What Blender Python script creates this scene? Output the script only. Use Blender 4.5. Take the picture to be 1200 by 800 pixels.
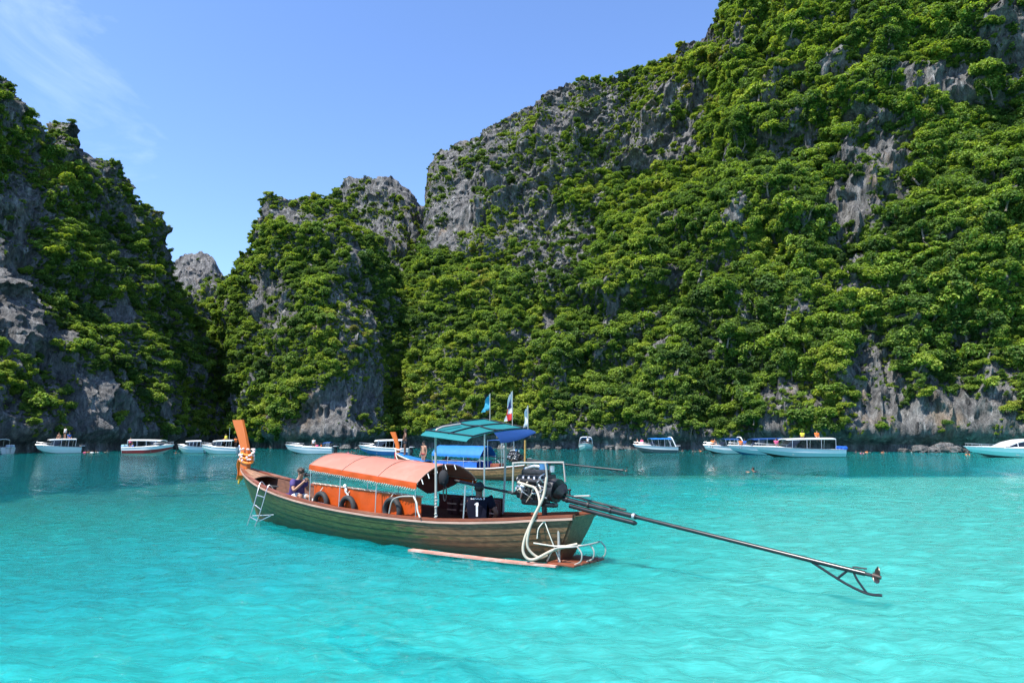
import bpy, bmesh, math, random
import numpy as np
from mathutils import Vector, Matrix

for o in list(bpy.data.objects):
    bpy.data.objects.remove(o)
SC = bpy.context.scene
COL = SC.collection
PI = math.pi

# ---------------------------------------------------------------- camera
CAM_H, FPX, PITCH = 2.4, 800.0, math.atan(111 / 800)
cam_d = bpy.data.cameras.new('camera')
cam_d.lens, cam_d.sensor_width = 24.0, 36.0
cam_d.clip_start, cam_d.clip_end = 0.1, 5000
cam = bpy.data.objects.new('camera', cam_d)
cam.location = (0, 0, CAM_H)
cam.rotation_euler = (PI / 2 + PITCH, 0, 0)
COL.objects.link(cam)
SC.camera = cam

# ---------------------------------------------------------------- sky, sun, exposure
SUN_DIR = Vector((-0.76, -0.56, 0)).normalized()
SUN_EL = math.radians(59)
sun_vec = Vector((SUN_DIR.x * math.cos(SUN_EL), SUN_DIR.y * math.cos(SUN_EL), math.sin(SUN_EL)))
world = bpy.data.worlds.new('World')
SC.world = world
world.use_nodes = True
wn, wl = world.node_tree.nodes, world.node_tree.links
bg = wn['Background']
sky = wn.new('ShaderNodeTexSky')
sky.sky_type = 'NISHITA'
sky.sun_disc = False
sky.sun_elevation = SUN_EL
sky.sun_rotation = math.atan2(SUN_DIR.x, SUN_DIR.y)
sky.air_density, sky.dust_density, sky.ozone_density = 1.0, 0.3, 1.9
tc = wn.new('ShaderNodeTexCoord')
mp = wn.new('ShaderNodeMapping')
mp.inputs['Location'].default_value = (.35, .2, .1)
mp.inputs['Rotation'].default_value = (0.5, 0.35, 0.9)
mp.inputs['Scale'].default_value = (1.4, 3.2, 4.2)
cn = wn.new('ShaderNodeTexNoise')
cn.inputs['Scale'].default_value = 1.3
cn.inputs['Detail'].default_value = 7
cn.inputs['Roughness'].default_value = 0.62
cn.inputs['Distortion'].default_value = 0.9
cr = wn.new('ShaderNodeValToRGB')
cr.color_ramp.elements[0].position = 0.56
cr.color_ramp.elements[1].position = 0.9
cr.color_ramp.elements[0].color = (0, 0, 0, 1)
cr.color_ramp.elements[1].color = (.24, .24, .24, 1)
tint = wn.new('ShaderNodeMix'); tint.data_type = 'RGBA'; tint.blend_type = 'MULTIPLY'
tint.inputs[0].default_value = 1.0
tint.inputs[7].default_value = (0.80, 0.92, 1.15, 1)
cm = wn.new('ShaderNodeMix'); cm.data_type = 'RGBA'
cm.inputs[7].default_value = (7.5, 8.2, 9.2, 1)
wl.new(tc.outputs['Generated'], mp.inputs['Vector'])
wl.new(mp.outputs['Vector'], cn.inputs['Vector'])
wl.new(cn.outputs['Fac'], cr.inputs['Fac'])
wl.new(sky.outputs['Color'], tint.inputs[6])
wl.new(tint.outputs[2], cm.inputs[6])
wl.new(cr.outputs['Color'], cm.inputs[0])
wl.new(cm.outputs[2], bg.inputs['Color'])
bg.inputs['Strength'].default_value = 0.14

sl = bpy.data.lights.new('sun', 'SUN')
sl.energy, sl.angle, sl.color = 5.0, math.radians(0.53), (1.0, 0.955, 0.88)
sun = bpy.data.objects.new('sun', sl)
sun.rotation_euler = sun_vec.to_track_quat('Z', 'Y').to_euler()
sun.location = (-40, -20, 80)
COL.objects.link(sun)

vs = SC.view_settings
vs.view_transform, vs.look, vs.gamma, vs.use_curve_mapping = 'Standard', 'None', 1.0, False
vs.exposure = 0.92
SC.cycles.use_denoising = True
SC.cycles.denoising_prefilter = 'NONE'
SC.cycles.max_bounces = 6
SC.cycles.diffuse_bounces = 4
SC.cycles.glossy_bounces = 3
SC.cycles.transmission_bounces = 4
SC.cycles.transparent_max_bounces = 8
SC.cycles.caustics_reflective = SC.cycles.caustics_refractive = False

# ---------------------------------------------------------------- numeric helpers
_F = np.array([0, math.cos(PITCH), math.sin(PITCH)])
_U = np.array([0, -math.sin(PITCH), math.cos(PITCH)])
_C = np.array([0, 0, CAM_H])

def at(px, py, Y):
    """world point seen at photo pixel (px, py) standing at world depth Y"""
    r = _F + np.array([(px - 600) / FPX, 0, 0]) + (400 - py) / FPX * _U
    return _C + r * (Y / r[1])

def on_water(px, Y):
    d = Y * _F[1] - CAM_H * _F[2]
    return np.array([(px - 600) / FPX * d, Y, 0.0])

def to_px(P):
    d = P - _C
    z = np.maximum(d @ _F, 0.01)
    return 600 + FPX * d[:, 0] / z, 400 - FPX * (d @ _U) / z

def _hash(ix, iy, iz, seed):
    h = (ix.astype(np.int64) * 374761393 + iy.astype(np.int64) * 668265263 + iz.astype(np.int64) * 2147483647 + seed * 974634777) & 0xFFFFFFFF
    h = ((h ^ (h >> 13)) * 1274126177) & 0xFFFFFFFF
    h = ((h ^ (h >> 16)) * 2246822519) & 0xFFFFFFFF
    return ((h ^ (h >> 15)) & 0xFFFFFF) / float(0xFFFFFF) * 2 - 1

def vnoise(x, y, z, seed=0):
    x, y, z = np.broadcast_arrays(x, y, z)
    i, j, k = np.floor(x), np.floor(y), np.floor(z)
    f, g, h = x - i, y - j, z - k
    f, g, h = [t * t * t * (t * (t * 6 - 15) + 10) for t in (f, g, h)]
    i, j, k = i.astype(np.int64), j.astype(np.int64), k.astype(np.int64)
    r = 0
    for a in (0, 1):
        for b in (0, 1):
            for c in (0, 1):
                w = (f if a else 1 - f) * (g if b else 1 - g) * (h if c else 1 - h)
                r = r + w * _hash(i + a, j + b, k + c, seed)
    return r

def fbm(x, y, z, seed=0, octv=4, gain=0.5):
    r, amp, fr = 0, 1.0, 1.0
    for q in range(octv):
        r = r + amp * vnoise(x * fr, y * fr, z * fr, seed + q * 17)
        amp *= gain
        fr *= 2.03
    return r

def mesh_np(name, V, Fq, smooth=True):
    """V (n,3), Fq (m,k) same-size faces"""
    me = bpy.data.meshes.new(name)
    k = Fq.shape[1]
    me.vertices.add(len(V)); me.vertices.foreach_set('co', np.ascontiguousarray(V, dtype=np.float32).ravel())
    me.loops.add(Fq.size); me.loops.foreach_set('vertex_index', np.ascontiguousarray(Fq, dtype=np.int32).ravel())
    me.polygons.add(len(Fq))
    me.polygons.foreach_set('loop_start', np.arange(0, Fq.size, k, dtype=np.int32))
    me.polygons.foreach_set('use_smooth', np.full(len(Fq), smooth, dtype=bool))
    me.update(calc_edges=True)
    return me

def grid_faces(nu, nv):
    a = np.arange(nu * nv).reshape(nu, nv)
    return np.stack([a[:-1, :-1], a[1:, :-1], a[1:, 1:], a[:-1, 1:]], -1).reshape(-1, 4)

def link(name, me, parent=None):
    o = bpy.data.objects.new(name, me)
    COL.objects.link(o)
    if parent:
        o.parent = parent
    return o

def tag(o, label=None, cat=None, group=None, kind=None):
    if label: o['label'] = label
    if cat: o['category'] = cat
    if group: o['group'] = group
    if kind: o['kind'] = kind
    return o

def empty(name, loc=(0, 0, 0), rz=0.0):
    o = bpy.data.objects.new(name, None)
    o.empty_display_size = 0.2
    o.location = loc
    o.rotation_euler = (0, 0, rz)
    COL.objects.link(o)
    return o

def copy_tree(o, parent=None):
    c = o.copy()
    COL.objects.link(c)
    c.parent = parent
    for ch in o.children:
        copy_tree(ch, c)
    return c

# ---------------------------------------------------------------- materials
MATS = {}

def nodes_of(name):
    m = bpy.data.materials.new(name)
    m.use_nodes = True
    return m, m.node_tree.nodes, m.node_tree.links, m.node_tree.nodes['Principled BSDF']

def mat(name, col, rough=0.5, metal=0.0, var=0.12, scale=6.0, bump=0.0, dirt=None, dirt_amt=0.5, dirt_scale=2.0, stretch=(1, 1, 1), spec=0.5, trans=0.0, coat=0.0):
    if name in MATS:
        return MATS[name]
    m, n, l, p = nodes_of(name)
    t = n.new('ShaderNodeTexCoord')
    mpp = n.new('ShaderNodeMapping'); mpp.inputs['Scale'].default_value = stretch
    l.new(t.outputs['Object'], mpp.inputs['Vector'])
    a = n.new('ShaderNodeTexNoise'); a.inputs['Scale'].default_value = scale; a.inputs['Detail'].default_value = 6; a.inputs['Roughness'].default_value = 0.65
    l.new(mpp.outputs['Vector'], a.inputs['Vector'])
    r = n.new('ShaderNodeMapRange'); r.inputs[1].default_value = 0.25; r.inputs[2].default_value = 0.75; r.inputs[3].default_value = 1 - var; r.inputs[4].default_value = 1 + var
    l.new(a.outputs['Fac'], r.inputs[0])
    mx = n.new('ShaderNodeMix'); mx.data_type = 'RGBA'; mx.blend_type = 'MULTIPLY'; mx.inputs[0].default_value = 1
    mx.inputs[6].default_value = (*col, 1)
    l.new(r.outputs[0], mx.inputs[7])
    out = mx.outputs[2]
    if dirt:
        b = n.new('ShaderNodeTexNoise'); b.inputs['Scale'].default_value = dirt_scale; b.inputs['Detail'].default_value = 8; b.inputs['Roughness'].default_value = 0.7
        l.new(mpp.outputs['Vector'], b.inputs['Vector'])
        q = n.new('ShaderNodeMapRange'); q.inputs[1].default_value = 0.62 - 0.25 * dirt_amt; q.inputs[2].default_value = 0.72; q.inputs[4].default_value = min(1, dirt_amt * 1.4)
        l.new(b.outputs['Fac'], q.inputs[0])
        m2 = n.new('ShaderNodeMix'); m2.data_type = 'RGBA'; m2.inputs[7].default_value = (*dirt, 1)
        l.new(q.outputs[0], m2.inputs[0]); l.new(out, m2.inputs[6])
        out = m2.outputs[2]
    l.new(out, p.inputs['Base Color'])
    p.inputs['Roughness'].default_value = rough
    p.inputs['Metallic'].default_value = metal
    p.inputs['Specular IOR Level'].default_value = spec
    p.inputs['Coat Weight'].default_value = coat
    if bump:
        bp = n.new('ShaderNodeBump'); bp.inputs['Strength'].default_value = bump; bp.inputs['Distance'].default_value = 0.02
        l.new(a.outputs['Fac'], bp.inputs['Height']); l.new(bp.outputs['Normal'], p.inputs['Normal'])
    if trans:
        tr = n.new('ShaderNodeBsdfTranslucent'); l.new(out, tr.inputs['Color'])
        ms = n.new('ShaderNodeMixShader'); ms.inputs[0].default_value = trans
        l.new(p.outputs[0], ms.inputs[1]); l.new(tr.outputs[0], ms.inputs[2]); l.new(ms.outputs[0], n['Material Output'].inputs['Surface'])
    MATS[name] = m
    return m

def rock_material():
    m, n, l, p = nodes_of('limestone')
    geo = n.new('ShaderNodeNewGeometry')
    def noise(scale, vec_scale, det=7, rough=.65, dist=0.):
        mpp = n.new('ShaderNodeMapping'); mpp.inputs['Scale'].default_value = vec_scale
        l.new(geo.outputs['Position'], mpp.inputs['Vector'])
        a = n.new('ShaderNodeTexNoise'); a.inputs['Scale'].default_value = scale; a.inputs['Detail'].default_value = det
        a.inputs['Roughness'].default_value = rough; a.inputs['Distortion'].default_value = dist
        l.new(mpp.outputs['Vector'], a.inputs['Vector'])
        return a
    base = noise(0.9, (1, 1, .30), 9, .72)
    r1 = n.new('ShaderNodeValToRGB'); e = r1.color_ramp.elements
    e[0].position, e[0].color = .30, (.05, .049, .048, 1)
    e[1].position, e[1].color = .72, (.38, .37, .355, 1)
    k = r1.color_ramp.elements.new(.5); k.color = (.17, .166, .162, 1)
    l.new(base.outputs['Fac'], r1.inputs['Fac'])
    streak = noise(0.75, (1, 1, .07), 6, .6, .3)
    r2 = n.new('ShaderNodeMapRange'); r2.inputs[1].default_value = .58; r2.inputs[2].default_value = .75; r2.inputs[4].default_value = .85
    l.new(streak.outputs['Fac'], r2.inputs[0])
    m1 = n.new('ShaderNodeMix'); m1.data_type = 'RGBA'; m1.inputs[7].default_value = (.60, .58, .55, 1)
    l.new(r2.outputs[0], m1.inputs[0]); l.new(r1.outputs['Color'], m1.inputs[6])
    dk = noise(0.5, (1, 1, .09), 6, .65, .4)
    r3 = n.new('ShaderNodeMapRange'); r3.inputs[1].default_value = .54; r3.inputs[2].default_value = .70; r3.inputs[4].default_value = .9
    l.new(dk.outputs['Fac'], r3.inputs[0])
    m2 = n.new('ShaderNodeMix'); m2.data_type = 'RGBA'; m2.inputs[7].default_value = (.03, .03, .033, 1)
    l.new(r3.outputs[0], m2.inputs[0]); l.new(m1.outputs[2], m2.inputs[6])
    oc = noise(0.12, (1, 1, .5), 5, .6)
    r4 = n.new('ShaderNodeMapRange'); r4.inputs[1].default_value = .60; r4.inputs[2].default_value = .72; r4.inputs[4].default_value = .55
    l.new(oc.outputs['Fac'], r4.inputs[0])
    m3 = n.new('ShaderNodeMix'); m3.data_type = 'RGBA'; m3.inputs[7].default_value = (.36, .25, .15, 1)
    l.new(r4.outputs[0], m3.inputs[0]); l.new(m2.outputs[2], m3.inputs[6])
    l.new(m3.outputs[2], p.inputs['Base Color'])
    p.inputs['Roughness'].default_value = .92
    p.inputs['Specular IOR Level'].default_value = .2
    fine = noise(1.2, (1, 1, .32), 10, .74)
    bp = n.new('ShaderNodeBump'); bp.inputs['Strength'].default_value = 1.0; bp.inputs['Distance'].default_value = 1.6
    l.new(fine.outputs['Fac'], bp.inputs['Height'])
    bp2 = n.new('ShaderNodeBump'); bp2.inputs['Strength'].default_value = .8; bp2.inputs['Distance'].default_value = .8
    l.new(streak.outputs['Fac'], bp2.inputs['Height']); l.new(bp.outputs['Normal'], bp2.inputs['Normal'])
    l.new(bp2.outputs['Normal'], p.inputs['Normal'])
    return m

def leaf_material():
    m, n, l, p = nodes_of('leaves')
    oi = n.new('ShaderNodeObjectInfo')
    geo = n.new('ShaderNodeNewGeometry')
    r = n.new('ShaderNodeValToRGB'); e = r.color_ramp.elements
    e[0].position, e[0].color = 0.0, (.040, .078, .022, 1)
    e[1].position, e[1].color = 1.0, (.190, .170, .050, 1)
    for pos, c in ((.2, (.068, .124, .030)), (.45, (.132, .208, .038)), (.70, (.208, .282, .042)), (.9, (.280, .325, .052))):
        k = r.color_ramp.elements.new(pos); k.color = (*c, 1)
    nz = n.new('ShaderNodeTexNoise'); nz.inputs['Scale'].default_value = .045; nz.inputs['Detail'].default_value = 3
    l.new(geo.outputs['Position'], nz.inputs['Vector'])
    ad = n.new('ShaderNodeMath'); ad.operation = 'MULTIPLY_ADD'; ad.inputs[1].default_value = .62
    mm = n.new('ShaderNodeMapRange'); mm.inputs[1].default_value = .3; mm.inputs[2].default_value = .7; mm.inputs[3].default_value = -.05; mm.inputs[4].default_value = .42
    l.new(nz.outputs['Fac'], mm.inputs[0])
    l.new(oi.outputs['Random'], ad.inputs[0]); l.new(mm.outputs[0], ad.inputs[2])
    l.new(ad.outputs[0], r.inputs['Fac'])
    hv = n.new('ShaderNodeMapRange'); hv.inputs[3].default_value = .42; hv.inputs[4].default_value = 1.75
    l.new(geo.outputs['Random Per Island'], hv.inputs[0])
    mx = n.new('ShaderNodeMix'); mx.data_type = 'RGBA'; mx.blend_type = 'MULTIPLY'; mx.inputs[0].default_value = 1
    l.new(r.outputs['Color'], mx.inputs[6]); l.new(hv.outputs[0], mx.inputs[7])
    l.new(mx.outputs[2], p.inputs['Base Color'])
    p.inputs['Roughness'].default_value = .6
    p.inputs['Specular IOR Level'].default_value = .22
    tr = n.new('ShaderNodeBsdfTranslucent')
    tm = n.new('ShaderNodeMix'); tm.data_type = 'RGBA'; tm.blend_type = 'MULTIPLY'; tm.inputs[0].default_value = 1; tm.inputs[7].default_value = (1.25, 1.3, .45, 1)
    l.new(mx.outputs[2], tm.inputs[6]); l.new(tm.outputs[2], tr.inputs['Color'])
    ms = n.new('ShaderNodeMixShader'); ms.inputs[0].default_value = .44
    l.new(p.outputs[0], ms.inputs[1]); l.new(tr.outputs[0], ms.inputs[2]); l.new(ms.outputs[0], n['Material Output'].inputs['Surface'])
    return m

ROCK, LEAF = rock_material(), leaf_material()
BARK = mat('bark', (.16, .13, .10), .9, var=.4, scale=3, bump=.5)

def water_material():
    m, n, l, p = nodes_of('lagoon_water')
    geo = n.new('ShaderNodeNewGeometry')
    sep = n.new('ShaderNodeSeparateXYZ'); l.new(geo.outputs['Position'], sep.inputs[0])
    nz = n.new('ShaderNodeTexNoise'); nz.inputs['Scale'].default_value = .10; nz.inputs['Detail'].default_value = 5; nz.inputs['Distortion'].default_value = .6
    l.new(geo.outputs['Position'], nz.inputs['Vector'])
    # sea-bed depth: shallow sand to the right of the boat, deep channel out to the left and along the far cliffs
    def math_(op, a, b=None, c=None):
        q = n.new('ShaderNodeMath'); q.operation = op
        for i, v in enumerate((a, b, c)):
            if v is None: continue
            if isinstance(v, (int, float)): q.inputs[i].default_value = v
            else: l.new(v, q.inputs[i])
        return q.outputs[0]
    lx = math_('MULTIPLY_ADD', sep.outputs['X'], -.034, 0.0)          # left is deeper
    ly = math_('MULTIPLY_ADD', sep.outputs['Y'], .0180, -.05)          # far is deeper
    dsum = math_('ADD', lx, ly)
    dn = math_('MULTIPLY_ADD', nz.outputs['Fac'], .5, -.25)
    yn = math_('MULTIPLY_ADD', nz.outputs['Fac'], 16.0, sep.outputs['Y'])
    drop = n.new('ShaderNodeMapRange'); drop.interpolation_type = 'SMOOTHSTEP'; drop.inputs[1].default_value = 44; drop.inputs[2].default_value = 52; drop.inputs[4].default_value = .62   # the shelf drops off here
    l.new(yn, drop.inputs[0])
    dep = math_('ADD', math_('ADD', math_('MINIMUM', dsum, 1.0), dn), drop.outputs[0])
    r = n.new('ShaderNodeValToRGB'); e = r.color_ramp.elements
    e[0].position, e[0].color = 0.0, (.060, .385, .350, 1)
    e[1].position, e[1].color = 1.0, (.001, .112, .120, 1)
    for pos, c in ((.16, (.010, .315, .305)), (.34, (.0006, .235, .262)), (.66, (.001, .180, .172))):
        k = r.color_ramp.elements.new(pos); k.color = (*c, 1)
    l.new(dep, r.inputs['Fac'])
    # sand variation plus rippling caustic light, painted into the water colour
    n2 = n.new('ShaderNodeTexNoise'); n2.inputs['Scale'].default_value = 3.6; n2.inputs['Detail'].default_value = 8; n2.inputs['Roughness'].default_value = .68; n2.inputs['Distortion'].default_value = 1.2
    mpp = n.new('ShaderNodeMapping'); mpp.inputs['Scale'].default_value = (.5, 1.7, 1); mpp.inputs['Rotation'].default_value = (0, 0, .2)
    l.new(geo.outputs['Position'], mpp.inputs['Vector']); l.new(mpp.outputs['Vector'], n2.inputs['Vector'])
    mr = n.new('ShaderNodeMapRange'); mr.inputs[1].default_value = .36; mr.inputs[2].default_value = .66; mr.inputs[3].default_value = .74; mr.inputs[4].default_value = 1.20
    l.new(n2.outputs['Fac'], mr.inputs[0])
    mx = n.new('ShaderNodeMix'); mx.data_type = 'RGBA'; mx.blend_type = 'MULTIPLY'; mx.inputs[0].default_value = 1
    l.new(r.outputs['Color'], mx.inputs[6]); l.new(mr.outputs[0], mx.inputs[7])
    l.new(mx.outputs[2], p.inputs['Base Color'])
    p.inputs['Roughness'].default_value = .06
    p.inputs['IOR'].default_value = 1.333
    p.inputs['Specular IOR Level'].default_value = .36
    p.subsurface_method = 'BURLEY'
    p.inputs['Subsurface Weight'].default_value = 1.0
    p.inputs['Subsurface Radius'].default_value = (.25, 1.0, 1.0)
    p.inputs['Subsurface Scale'].default_value = 1.0
    b = n.new('ShaderNodeTexNoise'); b.inputs['Scale'].default_value = 3.2; b.inputs['Detail'].default_value = 7; b.inputs['Roughness'].default_value = .6; b.inputs['Distortion'].default_value = .5
    mp2 = n.new('ShaderNodeMapping'); mp2.inputs['Scale'].default_value = (.6, 1.3, 1); mp2.inputs['Rotation'].default_value = (0, 0, -.15)
    l.new(geo.outputs['Position'], mp2.inputs['Vector']); l.new(mp2.outputs['Vector'], b.inputs['Vector'])
    bp = n.new('ShaderNodeBump'); bp.inputs['Strength'].default_value = 1.0; bp.inputs['Distance'].default_value = .12
    l.new(b.outputs['Fac'], bp.inputs['Height']); l.new(bp.outputs['Normal'], p.inputs['Normal'])
    # clear surface: part of the light goes through to whatever is just below it
    tb = n.new('ShaderNodeBsdfTransparent'); tb.inputs['Color'].default_value = (.45, .93, .90, 1)
    ms = n.new('ShaderNodeMixShader'); ms.inputs[0].default_value = .26
    l.new(p.outputs[0], ms.inputs[1]); l.new(tb.outputs[0], ms.inputs[2]); l.new(ms.outputs[0], n['Material Output'].inputs['Surface'])
    return m

# ---------------------------------------------------------------- water
def build_water():
    rng = np.random.default_rng(5)
    fine = np.radians(np.linspace(-43, 43, 640))
    coarse = np.radians(np.linspace(43, 317, 90)[1:-1])
    az = np.concatenate([fine, coarse])
    r = np.concatenate([[.4, 1.0, 1.8], np.geomspace(2.6, 420, 560)])
    A, Rr = np.meshgrid(az, r, indexing='ij')
    X, Y = Rr * np.sin(A), Rr * np.cos(A)
    Z = np.zeros_like(X)
    step = np.maximum(Rr * 0.0092, Rr * np.radians(86 / 640))
    step = np.where(np.abs(A) > np.radians(43.2), 9.0, step)
    for q in range(56):
        lam = 0.17 * (1.7 / 0.17) ** (rng.random() ** 1.5)
        th = rng.normal(1.25, .55) if q % 3 else rng.uniform(0, 2 * PI)
        amp = 0.0054 * lam ** 0.72
        k = 2 * PI / lam
        fade = np.clip((lam / step - 2.0) / 2.0, 0, 1)
        ph = k * (X * math.cos(th) + Y * math.sin(th)) + rng.uniform(0, 6.3)
        ph = ph + .8 * np.sin(.31 * k * (X * math.sin(th) - Y * math.cos(th)) + q)
        Z += amp * fade * (np.sin(ph) + .25 * np.sin(2 * ph + .7))
    V = np.stack([X, Y, Z], -1).reshape(-1, 3)
    nu, nv = X.shape
    idx = np.arange(nu * nv).reshape(nu, nv)
    idx = np.concatenate([idx, idx[:1]], 0)
    Fq = np.stack([idx[:-1, :-1], idx[:-1, 1:], idx[1:, 1:], idx[1:, :-1]], -1).reshape(-1, 4)
    me = mesh_np('water', V, Fq[:, ::-1])
    bm = bmesh.new(); bm.from_mesh(me); bm.verts.ensure_lookup_table()
    bm.faces.new([bm.verts[i] for i in range(0, nu * nv, nv)])
    bmesh.ops.recalc_face_normals(bm, faces=bm.faces[:])
    bm.faces.ensure_lookup_table()
    if bm.faces[0].normal.z < 0:
        bmesh.ops.reverse_faces(bm, faces=bm.faces[:])
    bm.to_mesh(me); bm.free()
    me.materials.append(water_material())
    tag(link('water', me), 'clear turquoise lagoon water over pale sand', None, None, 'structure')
    # sandy sea bed under it
    g = np.linspace(-1, 1, 90)
    gx, gy = np.meshgrid(np.sign(g) * np.abs(g) ** 1.6 * 430, np.sign(g) * np.abs(g) ** 1.6 * 430, indexing='ij')
    gz = -3.6 - .012 * np.clip(gy, 0, 200) + .018 * np.clip(gx, -80, 60) + .35 * fbm(gx / 14, gy / 14, gx * 0, 3)
    sm = mesh_np('sea_bed', np.stack([gx, gy, gz], -1).reshape(-1, 3), grid_faces(90, 90))
    sm.materials.append(mat('sand', (.62, .56, .44), .95, var=.15, scale=.6))
    tag(link('sea_bed', sm), 'pale sandy sea bed under the lagoon', None, None, 'structure')

build_water()
# ---------------------------------------------------------------- mesh builder
def _ring_axes(d):
    d = Vector(d).normalized()
    a = Vector((0, 0, 1)) if abs(d.z) < .9 else Vector((1, 0, 0))
    x = d.cross(a).normalized()
    return x, d.cross(x).normalized()

class MB:
    def __init__(s):
        s.v, s.f = [], []
    def add(s, vs, fs):
        o = len(s.v)
        s.v += [tuple(p) for p in vs]
        s.f += [tuple(i + o for i in q) for q in fs]
        return s
    def box(s, c, d, rz=0.0, bev=0.0):
        hx, hy, hz = d[0] / 2, d[1] / 2, d[2] / 2
        bm = bmesh.new()
        bmesh.ops.create_cube(bm, size=1)
        bmesh.ops.scale(bm, vec=(d[0], d[1], d[2]), verts=bm.verts)
        if bev:
            bmesh.ops.bevel(bm, geom=bm.edges[:], offset=min(bev, min(d) * .45), segments=2, affect='EDGES', profile=.5)
        m = Matrix.Translation(c) @ Matrix.Rotation(rz, 4, 'Z')
        bm.verts.ensure_lookup_table()
        bm.verts.index_update()
        s.add([m @ p.co for p in bm.verts], [[p.index for p in f.verts] for f in bm.faces])
        bm.free()
        return s
    def tube(s, pts, r, n=8, closed=False, caps=True):
        pts = [Vector(p) for p in pts]
        if not isinstance(r, (list, tuple)): r = [r] * len(pts)
        N = len(pts); vs = []; x = None
        for i, p in enumerate(pts):
            if closed: d = pts[(i + 1) % N] - pts[i - 1]
            else: d = pts[min(i + 1, N - 1)] - pts[max(i - 1, 0)]
            d.normalize()
            if x is None: x, y = _ring_axes(d)
            else:
                x = (x - d * x.dot(d)).normalized(); y = d.cross(x)
            for k in range(n):
                a = 2 * PI * k / n
                vs.append(p + (x * math.cos(a) + y * math.sin(a)) * r[i])
        fs = []
        for i in range(N if closed else N - 1):
            j = (i + 1) % N
            for k in range(n):
                fs.append((i * n + k, i * n + (k + 1) % n, j * n + (k + 1) % n, j * n + k))
        if caps and not closed:
            fs.append(tuple(range(n))[::-1]); fs.append(tuple(range((N - 1) * n, N * n)))
        return s.add(vs, fs)
    def ball(s, c, r, nu=12, nv=8, rot=None):
        if not isinstance(r, (list, tuple)): r = (r, r, r)
        vs = [(0, 0, 1)]
        for i in range(1, nv):
            t = PI * i / nv
            for k in range(nu):
                a = 2 * PI * k / nu
                vs.append((math.sin(t) * math.cos(a), math.sin(t) * math.sin(a), math.cos(t)))
        vs.append((0, 0, -1))
        fs = [(0, 1 + k, 1 + (k + 1) % nu) for k in range(nu)]
        for i in range(nv - 2):
            for k in range(nu):
                a, b = 1 + i * nu + k, 1 + i * nu + (k + 1) % nu
                fs.append((a, a + nu, b + nu, b))
        e = len(vs) - 1; o = 1 + (nv - 2) * nu
        fs += [(o + k, e, o + (k + 1) % nu) for k in range(nu)]
        M = (rot or Matrix.Identity(3))
        return s.add([Vector(c) + M @ Vector((p[0] * r[0], p[1] * r[1], p[2] * r[2])) for p in vs], fs)
    def grid(s, rows, flip=False):
        """rows: list of equally long point lists"""
        n, m = len(rows), len(rows[0])
        vs = [p for r in rows for p in r]
        fs = []
        for i in range(n - 1):
            for k in range(m - 1):
                q = (i * m + k, i * m + k + 1, (i + 1) * m + k + 1, (i + 1) * m + k)
                fs.append(q[::-1] if flip else q)
        return s.add(vs, fs)
    def sheet(s, rows, t=.01, dirn=(0, 0, -1)):
        """a grid with real thickness t along dirn"""
        d = Vector(dirn).normalized() * t
        n, m = len(rows), len(rows[0])
        s.grid(rows); s.grid([[Vector(p) + d for p in r] for r in rows], True)
        A = rows; B = [[Vector(p) + d for p in r] for r in rows]
        for ea, eb in ((A[0], B[0]), (A[-1], B[-1]), ([r[0] for r in A], [r[0] for r in B]), ([r[-1] for r in A], [r[-1] for r in B])):
            s.grid([ea, eb])
        return s
    def prism(s, poly, a, b):
        """poly: list of points; extruded from offset a to offset b (vectors)"""
        n = len(poly); a, b = Vector(a), Vector(b)
        vs = [Vector(p) + a for p in poly] + [Vector(p) + b for p in poly]
        fs = [tuple(range(n))[::-1], tuple(range(n, 2 * n))] + [(i, (i + 1) % n, n + (i + 1) % n, n + i) for i in range(n)]
        return s.add(vs, fs)
    def mesh(s, name, material=None, sharp=38, weld=True):
        me = bpy.data.meshes.new(name)
        me.from_pydata([tuple(p) for p in s.v], [], s.f)
        bm = bmesh.new(); bm.from_mesh(me)
        if weld: bmesh.ops.remove_doubles(bm, verts=bm.verts[:], dist=1e-5)
        bmesh.ops.recalc_face_normals(bm, faces=bm.faces[:])
        bm.to_mesh(me); bm.free()
        me.polygons.foreach_set('use_smooth', [True] * len(me.polygons))
        me.set_sharp_from_angle(angle=math.radians(sharp))
        if material: me.materials.append(material)
        return me
    def build(s, name, material, parent=None, sharp=38, weld=True):
        return link(name, s.mesh(name, material, sharp, weld), parent)

def curve_pts(pts, n=8):
    """Catmull-Rom through the points"""
    P = [Vector(p) for p in pts]
    P = [P[0] * 2 - P[1]] + P + [P[-1] * 2 - P[-2]]
    out = []
    for i in range(1, len(P) - 2):
        for k in range(n):
            t = k / n
            out.append(.5 * ((2 * P[i]) + (P[i + 1] - P[i - 1]) * t + (2 * P[i - 1] - 5 * P[i] + 4 * P[i + 1] - P[i + 2]) * t * t + (3 * P[i] - P[i - 1] - 3 * P[i + 1] + P[i + 2]) * t ** 3))
    out.append(P[-2])
    return out
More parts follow.
